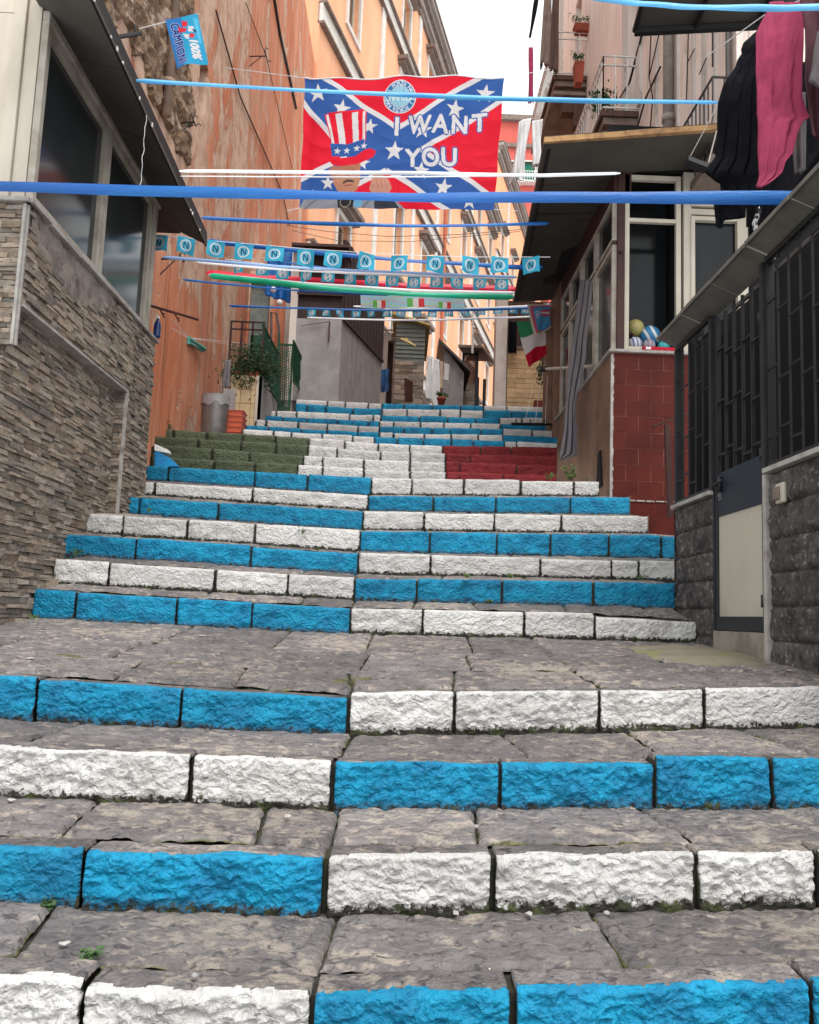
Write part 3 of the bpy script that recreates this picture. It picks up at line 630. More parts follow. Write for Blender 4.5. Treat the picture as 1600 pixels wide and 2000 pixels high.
# long pole with prongs
a = hY(291, 596, 9.3); b_ = hY(387, 624, 9.9); mb = MB(); mb.tube(a, b_, .016, 7)
for t_ in (.2, .5): q = a.lerp(b_, t_); mb.tube(q, q+Vector((.06, .02, -.10)), .010, 6); mb.tube(q+Vector((.03, .01, -.05)), q+Vector((.05, .05, -.05)), .008, 5)
tag(mb.build('iron_pole', M['rust']), 'long rusty iron pole with two prongs sticking out of the terracotta wall above the bottle', 'pole')
# green pulley rack and its lines
a = hY(368, 660, 11.5); b_ = hY(400, 682, 12.2); mb = MB(); mb.tube(a, b_, .030, 8); mb.tube(a+Vector((.02,0,-.07)), b_+Vector((-.03,0,-.03)), .022, 8)
mb.tube(a, a+Vector((0,0,-.09)), .028, 8); tag(mb.build('line_pulley', mat('teal_pulley', (.05, .30, .24), (.2, .35, .3))), 'small teal clothes line pulley hanging in front of the terracotta wall', 'pulley')
for (y0, y1, lb_) in ((622, 667, 'upper'), (640, 672, 'lower')):
    pts = [hY(335, y0, 9.6), a, hY(445, y1, 13.6), hY(505, y1+8, 15)]
    o = wire(pts, .004, 'rib_white', 'clothes_line'); tag(o, lb_+' one of two pale lines from the iron pole to the green balcony', 'line', 'lines to the green balcony')
# ---------------------------------------------------------------- small house front with door and blue shutter
H2 = CF(15.6)
dh = thing('balcony_house', (-2.2, 15.6, 3.2), 'narrow peach house front with a grey door above the green balcony beside the peeling wall', 'house')
def cfh(fr, x, y): return fr.hit(x, y)
x0 = H2.hit(440, 600)[0]; x1 = H2.hit(578, 600)[0]; zt = H2.hit(500, 478)[1]
dop = (H2.hit(487, 600)[0], H2.hit(527, 600)[0], 3.3, H2.hit(500, 545)[1])
mb = MB(); wall_open(mb, H2, x0-.6, x1, 2.0, zt, [dop], .2); mb.build('wall', M['peel'], dh)
mb = MB(); mb.fb(H2, dop[0], dop[1], dop[2], dop[3], -.2, -.14); mb.fb(H2, dop[0], (dop[0]+dop[1])/2-.01, dop[2]+.1, dop[3]-.05, -.14, -.12)
mb.build('door', mat('grey_green_door', (.20, .22, .20), (.14, .16, .15), rough=.5), dh)
a = H2.hit(566, 500)[0]; b_ = H2.hit(577, 500)[0]; mb = MB(); mb.fb(H2, a, b_, 3.3, H2.hit(570, 490)[1], -.05, .12); mb.build('pilaster', M['trim'], dh)
# blue cloth awning with two folds
def hang(name, p0, p1, drop, mtl, label, cat, group=None, fold=.03, nf=6, rag=.03, n=(40, 30), taper=0, seed=0, mats=None, solid=.004, narrow=0, sway=0):
    p0, p1 = Vector(p0), Vector(p1); ax = (p1-p0); L = ax.length; an = ax.normalized(); nn = Vector((an.y, -an.x, 0)).normalized() if abs(an.z) < .99 else Vector((0, -1, 0)); mb = MB()
    def fn(u, v):
        dl = (drop if not callable(drop) else drop(u)) + rag*noise.noise(Vector((u*6, seed, 0)))
        f = fold*(math.sin(u*nf*2*math.pi+seed)+.6*math.sin(u*nf*4.7+v*2+seed*2)+.5*noise.noise(Vector((u*nf, v*2, seed))))*(.25+.75*v)
        uu = .5+(u-.5)*(1-narrow*v); q = p0+ax*uu; sag = .02*L*math.sin(u*math.pi)
        return q+nn*f+Vector((sway*v, 0, -dl*v-sag)) + an*(.25*fold*math.sin(v*6+u*9+seed))
    mb.grid(fn, *n); o = mb.build(name, mtl if mats is None else mats, smooth=True, solid=solid, recalc=False); return tag(o, label, cat, group)
hang('blue_sheet', hY(524, 478, 14.6), hY(572, 492, 14.6), .95, M['rib_blue'], 'bright blue sheet hung high beside the grey door above the green balcony', 'sheet', fold=.03, nf=2)
# green balcony, planter, gate
gb = thing('green_balcony', (-2.5, 13.2, 3.0), 'green iron balcony rail with mesh panels above the cream tiled planter wall', 'balcony')
G1 = CF(12.6); GX = hY(512, 700, 12.6).x; GL = hY(448, 700, 12.6).x
zt_ = G1.hit(480, 628)[1]; zb_ = G1.hit(480, 735)[1]
mb = MB()
for z in (zt_, zt_-.12): mb.fb(G1, GL, GX, z-.02, z, 0, .03)
for k in range(4): x = GL+(GX-GL)*k/3; mb.fb(G1, x-.015, x+.015, zb_, zt_, 0, .03)
mb.build('rail_frame', M['brown'], gb)
mb = MB()
for k in range(22): x = GL+(GX-GL)*(k+.5)/22; mb.fb(G1, x-.004, x+.004, zb_, zt_-.35, 0, .01)
for k in range(5): z = zb_+.1*k; mb.fb(G1, GL, GX, z, z+.01, .002, .012)
mb.build('mesh_panel', M['greeniron'], gb)
mb = MB(); mb.fb(G1, GX-.19, GX-.02, zb_-.05, zt_-.02-.2, .012, .03); mb.build('side_panel', M['greeniron'], gb)
# side fence stepping up with the stairs, along the flight's left edge
G2 = Fr(GX, 12.6, .17, 1)
def g2(x, y): u, z = G2.hit(x, y); return G2.p(u, z)
mb = MB()
top = [(513, 632), (527, 668), (543, 690)]; botm = [(513, 735), (527, 762), (543, 785)]
for t_ in np.linspace(0, 1, 26):
    x = 513+30*t_; yt = 632+58*t_ if t_ else 632; yb = 735+48*t_
    a, b_ = g2(x, yt), g2(x, yb); mb.tube(a, b_, .007, 4)
mb.tube(g2(513, 632), g2(543, 690), .018, 6); mb.tube(g2(513, 735), g2(543, 785), .018, 6); mb.tube(g2(513, 680), g2(543, 735), .012, 6)
mb.build('side_fence', M['greeniron'], gb)
gt = thing('green_gate', (-2.0, 13.6, 3.2), 'dark green lattice gate between the two green fences at the stair edge', 'gate')
G3 = CF(13.8); mb = MB(); xa, xb = G3.hit(541, 700)[0], G3.hit(573, 700)[0]; za, zb2 = G3.hit(555, 802)[1], G3.hit(555, 672)[1]
mb.fb(G3, xa, xa+.03, za, zb2+.2, 0, .04); mb.fb(G3, xb-.03, xb, za, zb2, 0, .04); mb.fb(G3, xa, xb, zb2-.03, zb2, 0, .03); mb.fb(G3, xa, xb, za, za+.06, 0, .03); mb.build('gate_frame', M['greeniron'], gt)
mb = MB()
for k in range(14):
    x = xa+.03+(xb-xa-.06)*k/13
    mb.tube((x, 13.77, za+.06), (min(max(x+.06*(-1)**k, xa), xb), 13.77, zb2-.03), .006, 4)
for k in range(20):
    z = za+.08+(zb2-za-.14)*k/20; mb.tube((xa+.03, 13.765, z), (xb-.03, 13.765, z+.09), .005, 4)
mb.build('gate_lattice', M['greeniron'], gt)
mb = MB(); mb.tube(hY(545, 640, 13.9), hY(545, 800, 13.9), .022, 8); mb.path([hY(545, 640, 13.9), hY(540, 612, 13.9), hY(530, 610, 13.9), hY(530, 660, 13.9)], .02, 8)
mb.build('gate_post', M['iron'], gt)
f2 = thing('green_fence', (-1.8, 13.9, 3.3), 'short green iron fence right of the gate against the grey cement shed', 'fence')
G4 = Fr(hY(573, 700, 13.7).x, 13.7, .05, 1); mb = MB()
for t_ in np.linspace(0, 1, 9):
    x = 573+17*t_; a = G4.p(*G4.hit(x, 665+35*t_)); b_ = G4.p(*G4.hit(x, 745+18*t_)); mb.tube(a, b_, .012, 5)
mb.build('bars', M['greeniron'], f2)
mb = MB(); mb.tube(G4.p(*G4.hit(573, 665)), G4.p(*G4.hit(590, 700)), .018, 6); mb.tube(G4.p(*G4.hit(573, 745)), G4.p(*G4.hit(590, 763)), .018, 6); mb.tube(G4.p(*G4.hit(589.5, 700)), G4.p(*G4.hit(589.5, 800)), .015, 6)
mb.build('rails', M['greeniron'], f2)
# cream tiled planter wall
pw = thing('planter_wall', (-2.3, 12.0, 2.3), 'cream tiled planter wall with a white edge strip left of the upper stairs', 'wall')
T1 = CF(12.35); x0, x1 = T1.hit(449, 780)[0], T1.hit(505, 780)[0]; z0, z1 = 2.2, T1.hit(478, 733)[1]
mb = MB(); mb.bx(x0, x1+.04, 12.35, 12.9, z0, z1); mb.build('core', M['grout'], pw)
mb = MB(); tiles(mb, T1, x0, x1-.05, z0, z1, .155, .215, 0, .008, (.004, .007), 0, .05); mb.build('tiles', M['creamtile'], pw)
mb = MB(); mb.fb(T1, x1-.045, x1-.005, z0, z1, 0, .02); mb.build('edge_strip', M['alu'], pw)
mb = MB(); sw = Fr(x1+.04, 12.35, .02, 1)
mb.prism([sw.p(0, 2.3), sw.p(1.35, 2.3), sw.p(1.35, sw.hit(543, 775)[1]), sw.p(0, z1)], (-.06, 0, 0)); mb.build('side_wall', M['concrete'], pw)
def leaves(mb, c, r, n, s=.05, m=0, flat=.7, seed=0, cl=6):
    rr = random.Random(seed); cs = [Vector(c)+Vector((rr.gauss(0, .45)*r[0], rr.gauss(0, .45)*r[1], rr.gauss(0, .45)*r[2])) for _ in range(cl)]
    for k in range(n):
        p = rr.choice(cs)+Vector((rr.gauss(0, .3)*r[0], rr.gauss(0, .3)*r[1], rr.gauss(0, .3)*r[2]))
        a = Vector((rr.uniform(-1, 1), rr.uniform(-1, 1), rr.uniform(-.6, .9))).normalized(); b_ = a.orthogonal().normalized(); b_.rotate(Matrix.Rotation(rr.uniform(0, 6.28), 3, a)); q = a.cross(b_); l = s*rr.uniform(.6, 1.3)
        mb.quad(p-b_*l, p+q*l*.4, p+b_*l, p-q*l*.4, m)
mb = MB(); mb.bx(x0+.05, x1-.02, 12.38, 12.6, z1-.01, z1+.07); pl = mb.build('planter_bush', M['terracotta']); tag(pl, 'dark leafy bush spilling over the cream tiled planter under the green balcony', 'plant')
mb = MB(); leaves(mb, ((x0+x1)/2+.05, 12.42, z1+.12), (.34, .14, .30), 1900, .030, seed=3, cl=26); leaves(mb, ((x0+x1)/2+.1, 12.45, z1+.45), (.1, .1, .25), 120, .022, seed=5); leaves(mb, (x1+.1, 12.7, z1+.05), (.16, .2, .2), 250, .026, seed=6); mb.build('foliage', M['leaf2'], pl)
# bin, crates, board
q = hY(417, 845, 11.35); bin_ = thing('waste_bin', (q.x, 11.35, zt15), 'round galvanised waste bin lined with a clear plastic bag on the green steps', 'bin')
zc = hY(417, 776, 11.35).z; H_ = zc-zt15; r_ = .185
mb = MB(); mb.lathe((q.x, 11.35, zt15), [(0,0),(r_*.88,0),(r_*.9,.02),(r_*.97,H_*.6),(r_,H_*.98),(r_*.985,H_),(r_*.95,H_*.97),(r_*.85,.04),(0,.03)], 28); mb.build('drum', M['galv'], bin_, smooth=True)
mb = MB(); mb.lathe((q.x, 11.35, zc-.01), [(r_*1.03,0),(r_*1.04,.02),(r_*1.0,.03),(r_*.97,.02)], 28); mb.build('rim', M['iron'], bin_, smooth=True)
mb = MB(); mb.grid(lambda u, v: (q.x+(r_*1.045+.008*noise.noise(Vector((u*30, v*6, 0)))+.006*v)*math.cos(u*2*math.pi), 11.35+(r_*1.045+.008*noise.noise(Vector((u*30, v*6, 5))))*math.sin(u*2*math.pi), zc+.012-v*(.13+.05*noise.noise(Vector((math.cos(u*6.28)*2, math.sin(u*6.28)*2, 0))))), 60, 10); mb.build('bag', M['plastic'], bin_, smooth=True)
q = hY(460, 835, 11.5)
cr = thing('tray_stack', (q.x, 11.5, zt15), 'stack of salmon plastic planter trays between the bin and the cream tiled wall', 'trays')
xa, xb = hY(443, 835, 11.5).x, hY(474, 835, 11.5).x; zt_ = hY(460, 802, 11.5).z
mb = MB(); mb.bx(xa-.02, xb+.02, 11.45, 11.75, zt15, zt15+.09); mb.build('base', M['black'], cr)
nn = 5
for k in range(nn):
    z = zt15+.09+(zt_-zt15-.09)*k/nn; h = (zt_-zt15-.09)/nn; mb = MB(); e = .012*(k % 2)
    mb.hexa([(xa+.01, 11.47, z), (xb-.02, 11.47, z), (xb-.02, 11.72, z), (xa+.01, 11.72, z), (xa-e, 11.45, z+h-.008), (xb+e, 11.45, z+h-.008), (xb+e, 11.75, z+h-.008), (xa-e, 11.75, z+h-.008)])
    mb.bx(xa-.012, xb+.012, 11.44, 11.76, z+h-.008, z+h-.002); mb.build('tray', M['salmon'], cr)
a = hY(435, 800, 12.2); b_ = hY(461, 760, 12.2); mb = MB(); mb.bx(a.x, b_.x, 12.18, 12.21, a.z-.5, b_.z); tag(mb.build('grey_board', M['concrete'], bevel=.003), 'square grey board propped between the bin and the cream tiled wall', 'board')
hang('checked_cloth', hY(439, 705, 12.25), hY(452, 702, 12.25), .42, M['curtain'], 'narrow checked cloth hanging at the left corner of the planter wall', 'cloth', fold=.02, nf=2)
# ---------------------------------------------------------------- grey cement shed with brown sheet upper part
sh = thing('cement_shed', (-1.0, 14.5, 3.4), 'grey cement shed with dark brown sheet upper storey above the stairs', 'shed')
SF = CF(14.4); xa, xb = SF.hit(576, 700)[0], SF.hit(664, 700)[0]; SS = Fr(xb, 14.4, .267, 1)
zf = SF.hit(620, 623)[1]; zu = SF.hit(620, 497)[1]; ue = SS.hit(746, 700)[0]
mb = MB(); mb.fb(SF, xa, xb, 3.2, zf, -3, 0); mb.build('front_wall', M['concrete'], sh)
mb = MB(); mb.prism([SS.p(0.003, 3.2, .003), SS.p(ue, 3.2, .003), SS.p(ue, zf, .003), SS.p(0.003, zf, .003)], SS.n*-.2); mb.build('side_wall', M['concrete2'], sh)
mb = MB()
nn = 26
for k in range(nn): a, b_ = ue*k/nn, ue*(k+1)/nn-.008; mb.fb(SS, a, b_, zf+.03, zu+.3, -.05, .01+.014*(k % 2))
mb.fb(SS, 0, ue, zf, zf+.05, -.05, .045); mb.build('side_siding', M['brownsheet'], sh)
mb = MB(); 
for k in range(30): a = xa+(xb-xa)*k/30; mb.fb(SF, a, a+(xb-xa)/30-.004, zf+.45, zu, -.05, .02+.006*(k % 2))
mb.fb(SF, xa-.02, xb, zf+.42, zf+.46, -.05, .05); mb.fb(SF, xa, xb, zf, zf+.42, -.1, -.02); mb.build('front_shutter', M['brownsheet'], sh)
mb = MB(); mb.fb(SF, xa-.12, xb+.1, zu, zu+.05, -3, .35); mb.build('roof', M['brown'], sh)
mb = MB(); mb.fb(SF, xa-.12, xa, 3.3, zu, -.1, .05); mb.build('corner_post', M['trim'], sh)
mb = MB(); mb.tube(hY(644, 628, 14.35), hY(642, 668, 14.35), .012, 6); mb.tube(hY(588, 636, 14.35), hY(644, 628, 14.35), .006, 5); tag(mb.build('iron_hook', M['rust']), 'rusty iron hook and wire on the front of the grey cement shed', 'hook')
# ---------------------------------------------------------------- bent street beyond: far orange palazzo
D15 = (.267, 1.0); FB = Fr(-3.05, 23.0, *D15)
def facade(root, fr, L, z0, z1, wins, bands, pil, wall='orange', wd=1.15, hood=True, corn=True):
    ops = [(u-wd/2, u+wd/2, zt-h, zt) for (u, zt, h) in wins]
    mb = MB(); wall_open(mb, fr, 0, L, z0, z1, ops, .28); mb.build('wall', M[wall], root)
    mb = MB()
    for z in bands: mb.fb(fr, 0, L, z-.28, z+.28, -.05, .10, 0); mb.fb(fr, 0, L, z+.28, z+.36, -.05, .22, 1); mb.fb(fr, 0, L, z-.36, z-.28, -.05, .16, 1)
    mb.build('string_course', [M['trim'], M['cornice']], root)
    for u in pil:
        mb = MB(); mb.fb(fr, u-.22, u+.22, z0, z1-.4, -.05, .07); mb.build('pilaster', M['trim'], root)
    if corn:
        mb = MB()
        for k, (dz, dd) in enumerate(((0, .12), (.3, .22), (.55, .38), (.85, .50), (1.05, .56))): mb.fb(fr, -.3, L, z1-.4+dz, z1-.4+dz+(.28 if k < 4 else .12), -.3, dd, k % 2)
        mb.build('cornice', [M['cornice'], mat('cornice_light', (.36, .29, .26))], root)
    for (u, zt, h) in wins:
        mb = MB(); frame4(mb, fr, u-wd/2-.16, u+wd/2+.16, zt-h-.16, zt+.16, .17, -.02, .07)
        f = mb.build('window', M['trim'], root)
        mb = MB(); mb.fb(fr, u-wd/2, u+wd/2, zt-h, zt, -.26, -.22); mb.build('pane', M['farglass'], f)
        mb = MB(); frame4(mb, fr, u-wd/2, u+wd/2, zt-h, zt, .07, -.22, -.18); mb.fb(fr, u-.04, u+.04, zt-h, zt, -.22, -.175); mb.build('sash', M['alu'], f)
        if hood:
            mb = MB(); mb.fb(fr, u-wd/2-.35, u+wd/2+.35, zt+.17, zt+.30, -.02, .28); mb.fb(fr, u-wd/2-.42, u+wd/2+.42, zt+.30, zt+.46, -.02, .42); mb.build('hood', M['cornice'], f)
op = thing('orange_palazzo', (-3.05, 23, 3), 'tall pale orange palazzo with pilasters and dark cornice behind the printed banner', 'building')
wn = []
for u in (2.9, 9.2, 13.6, 18.0, 22.4, 26.8, 31.2):
    for zt, h in ((25.1, 2.2), (21.5, 2.5), (16.3, 2.4), (12.5, 2.3), (9.2, 2.2)): wn.append((u, zt, h))
facade(op, FB, 33.5, 2.0, 26.3, wn, (22.6, 17.6, 10.2), (6.1, 11.4, 15.8, 24.6))
mb = MB(); mb.tube(FB.p(16.9, 3, .2), FB.p(16.9, 26, .2), .09, 8); mb.build('drain_pipe', mat('red_pipe', (.45, .13, .07)), op)
op2 = thing('bright_orange_building', (5.9, 56, 6), 'bright orange building with white framed windows further up the bending street', 'building')
FB2 = Fr(FB.p(33.5, 0).x+.0, FB.p(33.5, 0).y, .30, 1)
wn = []
for u in (2.5, 7.0, 11.5, 16.0, 20.5):
    for zt, h in ((27.5, 2.4), (23.2, 2.4), (18.6, 2.4), (14, 2.3), (10, 2.4)): wn.append((u, zt, h))
facade(op2, FB2, 30, 2, 32.2, wn, (24.9, 20.3, 12), (4.7, 13.7), 'orange2', 1.1)
# far red building closing the view
rb = thing('coral_building', (12, 78, 8), 'distant coral red building with an arched green window seen under the hanging white cloth', 'building')
CFar = CF(80); x0, x1 = CFar.hit(972, 300)[0], CFar.hit(1110, 300)[0]; ztp = CFar.hit(1030, 236)[1]
wins = [(CFar.hit(1034, 300)[0], CFar.hit(1034, 316)[1]), (CFar.hit(1062, 300)[0], CFar.hit(1062, 316)[1]), (CFar.hit(1004, 300)[0], CFar.hit(1004, 316)[1])]
mb = MB(); wall_open(mb, CFar, x0, x1, 5, ztp, [(u-.6, u+.6, z-2.2, z) for u, z in wins], .3); mb.build('wall', M['coral'], rb)
mb = MB(); mb.fb(CFar, x0, x1, ztp-.2, ztp+.35, -.2, .5); mb.fb(CFar, x0, x1, ztp-3.0, ztp-2.6, -.1, .3); mb.build('cornice', M['cornice'], rb)
for u, z in wins:
    mb = MB(); mb.fb(CFar, u-.6, u+.6, z-2.2, z, -.3, -.2); f = mb.build('window', mat('green_shutter', (.02, .16, .10)), rb)
    mb = MB(); frame4(mb, CFar, u-.75, u+.75, z-2.35, z+.15, .15, -.1, .06); mb.build('window_frame', M['trim'], f)
    mb = MB(); mb.fb(CFar, u-1, u+1, z-2.5, z-2.35, 0, .8)
    for k in range(9): mb.tube(CFar.p(u-1+k*.25, z-2.35, .75), CFar.p(u-1+k*.25, z-1.4, .75), .03, 4)
    mb.tube(CFar.p(u-1, z-1.4, .75), CFar.p(u+1, z-1.4, .75), .04, 4); mb.build('balcony', M['whiteiron'], f)
# ---------------------------------------------------------------- little houses along the bend
def gable(root, poly, depth, m, name='roof'):
    mb = MB(); mb.prism(poly, depth); return mb.build(name, M[m], root)
Hs = CF(19.0)
s1 = thing('siding_house', (0, 19, 4), 'small house with grey green siding over a split stone base beyond the cement shed', 'house')
a, b_ = Hs.hit(772, 700)[0], Hs.hit(829, 700)[0]; z1, zm = Hs.hit(800, 640)[1], Hs.hit(800, 706)[1]
mb = MB(); mb.fb(Hs, a, b_, 3.4, zm, -3, 0); mb.build('wall', M['cladback'], s1)
mb = MB(); strips(mb, Hs, a, b_, 3.8, zm, None, 0, .075, (.12, .35)); mb.build('stone_base', M['clad'], s1, recalc=False)
mb = MB(); z = zm; k = 0
while z < z1: mb.fb(Hs, a, b_, z, z+.095, -2.5, .01+.0, 0); mb.fb(Hs, a, b_, z+.085, z+.1, 0, .035, 0); z += .1
mb.build('siding', M['siding'], s1)
mb = MB(); mb.hexa([Hs.p(a-.1, z1+.25, .2), Hs.p(b_+.1, z1, .2), Hs.p(b_+.1, z1, -2.6), Hs.p(a-.1, z1+.25, -2.6), Hs.p(a-.1, z1+.30, .2), Hs.p(b_+.1, z1+.05, .2), Hs.p(b_+.1, z1+.05, -2.6), Hs.p(a-.1, z1+.30, -2.6)]); mb.build('roof', M['slats'], s1)
A_ = CF(18.2); mb = MB()
p = [A_.p(*A_.hit(x, y)) for x, y in ((768, 661), (797, 662), (812, 690), (782, 676))]
aw = thing('slatted_awning', p[0], 'small yellow slatted awning sticking out before the grey green siding', 'awning')
for k in range(9):
    t_ = k/8; mb.tube(p[0].lerp(p[1], t_), p[3].lerp(p[2], t_)+Vector((0, -.5, 0)), .014, 4)
mb.tube(p[0], p[1], .02, 5); mb.tube(p[3]+Vector((0,-.5,0)), p[2]+Vector((0,-.5,0)), .02, 5); mb.build('slats', M['slats'], aw)
mb = MB(); mb.tube(p[0], p[3]+Vector((0,-.5,0)), .02, 5); mb.tube(p[1], p[2]+Vector((0,-.5,0)), .02, 5); mb.build('frame', M['iron'], aw)
s2 = thing('cream_wall_house', (-.5, 21, 4), 'narrow cream walled house with corrugated canopy left of the slatted awning', 'house')
Hc = CF(20.2); a, b_ = Hc.hit(742, 700)[0], Hc.hit(774, 700)[0]; z1 = Hc.hit(758, 650)[1]
dop = (Hc.hit(757, 700)[0], Hc.hit(768, 700)[0], Hc.hit(760, 790)[1], Hc.hit(760, 665)[1])
mb = MB(); wall_open(mb, Hc, a-1, b_+.3, 3, z1, [dop], .2); mb.build('wall', M['whitewall'], s2)
mb = MB(); mb.fb(Hc, dop[0], dop[1], dop[2], dop[3], -.25, -.2); mb.build('door', M['wood'], s2)
mb = MB(); 
for k in range(8): x = a+(b_-a+.3)*k/8; mb.hexa([Vector((x, 20.2, z1+.05)), Vector((x+.06, 20.2, z1+.05)), Vector((x+.12, 19.3, z1-.25)), Vector((x+.06, 19.3, z1-.25)), Vector((x, 20.2, z1+.08)), Vector((x+.06, 20.2, z1+.08)), Vector((x+.12, 19.3, z1-.22)), Vector((x+.06, 19.3, z1-.22))])
mb.build('canopy', M['cornice'], s2)
hang('jeans', hY(744, 722, 17.5), hY(760, 720, 17.5), .5, M['cloth_blue'], 'pair of blue jeans drying beside the scraped cement shed wall', 'jeans', fold=.03, nf=2)
mb = MB(); mb.prism([hY(790, 738, 17.8), hY(804, 745, 18.0), hY(804, 785, 18.0), hY(790, 785, 17.8)], (.03, .02, 0)); tag(mb.build('metal_panel', M['brown']), 'low dark brown metal side panel before the split stone base', 'panel')
# laundry in front
wl = [hY(833, 694, 18.0), hY(878, 712, 19.0)]
o = wire([hY(826, 690, 17.9), wl[0], wl[1], hY(885, 716, 19)], .006, 'iron', 'clothes_line'); tag(o, 'short clothes line carrying white washing in front of the grey green siding house', 'line')
hang('white_shirt', hY(833, 694, 18.0), hY(846, 700, 18.1), .95, M['cloth_white'], 'leftmost long white shirt on the short clothes line beyond the stairs', 'shirt', 'white washing beyond the stairs', fold=.04, nf=2, seed=1)
hang('white_shirt', hY(847, 699, 18.15), hY(858, 703, 18.25), 1.1, M['cloth_white'], 'white shirt with the longest tail in the middle of the washing', 'shirt', 'white washing beyond the stairs', fold=.04, nf=2, seed=2)
hang('cream_towel', hY(860, 705, 18.3), hY(866, 707, 18.4), .6, mat('cream_cotton', (.62, .5, .36)), 'narrow cream towel between the white shirts beyond the stairs', 'towel', fold=.02, nf=1, seed=3)
hang('white_vest', hY(868, 708, 18.5), hY(878, 712, 18.7), .38, M['cloth_white'], 'short white vest at the right end of the washing beyond the stairs', 'vest', fold=.02, nf=1, seed=4)
q = hY(862, 790, 15.2); fp = thing('flower_pot', q, 'terracotta flower pot with long leaves on the top step under the washing', 'pot')
zz = hY(862, 770, 15.2).z; mb = MB(); mb.lathe((q.x, 15.2, q.z-.05), [(0,0),(.05,0),(.075,.14),(.085,.14),(.085,.18),(.07,.18),(.06,.15),(0,.15)], 16); mb.build('pot', M['terracotta'], fp, smooth=True)
mb = MB(); leaves(mb, (q.x, 15.2, q.z+.18), (.10, .06, .05), 70, .04, seed=9); mb.build('leaves', M['leaf'], fp)
s3 = thing('grey_lean_to', (1.2, 21, 4.5), 'grey lean-to shed with sloping roof behind the white washing', 'shed')
Hl = CF(20.5); a, b_ = Hl.hit(866, 740)[0], Hl.hit(906, 740)[0]
mb = MB(); P_ = [Hl.p(a, 3.6), Hl.p(b_, 3.6), Hl.p(b_, Hl.hit(905, 728)[1]), Hl.p(a, Hl.hit(866, 678)[1])]; mb.prism(P_, (0, 2.5, 0)); mb.build('wall', M['concrete2'], s3)
mb = MB(); p0, p1 = P_[3]+Vector((-.15, -.2, .1)), P_[2]+Vector((.15, -.2, -.03)); mb.hexa([p0, p1, p1+Vector((0,2.8,0)), p0+Vector((0,2.8,0))]+[v+Vector((0,0,.07)) for v in (p0, p1, p1+Vector((0,2.8,0)), p0+Vector((0,2.8,0)))]); mb.build('roof', M['iron'], s3)
s4 = thing('lattice_hut', (2, 23, 5), 'brown lattice hut with a dark lean-to roof on a low stone wall', 'hut')
Hg = CF(22.0); a, b_ = Hg.hit(902, 740)[0], Hg.hit(930, 740)[0]; c_ = Hg.hit(962, 740)[0]; z0, zm, z1 = 3.9, Hg.hit(915, 747)[1], Hg.hit(915, 690)[1]
mb = MB(); mb.fb(Hg, a, b_, z0, zm, -2, 0); mb.build('base_wall', M['tufa'], s4)
mb = MB(); strips(mb, Hg, a, b_, z0, zm, None, 0, .09, (.15, .4)); mb.build('stone_face', M['clad'], s4, recalc=False)
mb = MB()
for k in range(-8, 14):
    for sg in (1, -1):
        x0 = a+(b_-a)*k/8; x1 = x0+(z1-zm)*.8*sg
        za, zb2 = zm, z1
        if sg == 1:
            if x0 < a: za = zm+(a-x0)/.8; x0 = a
            if x1 > b_: zb2 = zm+(b_-(x1-(z1-zm)*.8))/.8; x1 = b_
        else:
            if x0 > b_: za = zm+(x0-b_)/.8; x0 = b_
            if x1 < a: zb2 = zm+((x1+(z1-zm)*.8)-a)/.8; x1 = a
        if zb2-za > .03: mb.tube(Hg.p(x0, za, .01*sg), Hg.p(x1, zb2, .01*sg), .018, 4)
mb.build('lattice', mat('red_brown_lattice', (.14, .05, .035)), s4)
mb = MB(); mb.fb(Hg, a, a+.06, zm, z1, -.03, .03); mb.fb(Hg, b_-.03, b_+.05, z0, z1+.05, -.04, .04); mb.fb(Hg, a, b_, z1-.05, z1, -.03, .04); mb.fb(Hg, c_-.25, c_-.17, z0, z1-.7, -.04, .04); mb.build('posts', M['black'], s4)
mb = MB(); mb.fb(Hg, b_+.05, c_-.25, z0, z1-.3, -1.5, -1.2); mb.build('dark_back', M['dark'], s4)
r0_ = [Hg.p(a-.1, z1+.02, .3), Hg.p(b_+.1, z1+.02, .3), Hg.p(*Hg.hit(968, 728)), Hg.p(*Hg.hit(962, 735))]
mb = MB(); p0, p1, p2 = Hg.p(a-.15, z1, .5), Hg.p(b_+.1, z1, .5), Hg.p(Hg.hit(967, 729)[0], Hg.hit(967, 729)[1], .5); D_ = Vector((.4, 1.8, .2)); t3_ = Vector((0,0,.07))
mb.hexa([p0, p1, p1+D_, p0+D_, p0+t3_, p1+t3_, p1+D_+t3_, p0+D_+t3_]); mb.hexa([p1, p2, p2+D_, p1+D_, p1+t3_, p2+t3_, p2+D_+t3_, p1+D_+t3_]); mb.build('roof', M['cornice'], s4)
mb = MB(); mb.tube(hY(924, 600, 21), hY(923, 690, 21), .03, 8); mb.tube(hY(924, 640, 21), hY(928, 640, 21), .05, 8); tag(mb.build('roof_antenna', M['whiteiron']), 'thin white pole standing above the lattice hut roof', 'pole')
s5 = thing('cream_block_house', (3.1, 20, 4), 'cream block house front under a balcony right of the upper stairs', 'house')
Hb = CF(19.0); a, b_ = Hb.hit(990, 740)[0], Hb.hit(1075, 740)[0]; z1 = Hb.hit(1020, 683)[1]
mb = MB(); mb.fb(Hb, a, b_+.6, 3.4, z1, -3, 0); mb.build('wall', M['grout'], s5)
mb = MB(); tiles(mb, Hb, a, b_+.6, 3.5, z1, .42, .115, .5, .008, (.006, .02), 0, .07); mb.build('blocks', M['tufa'], s5)
mb = MB(); mb.fb(Hb, a-.28, a-.02, 3.4, Hb.hit(985, 570)[1], -.4, .06); mb.build('pilaster', M['trim'], s5)
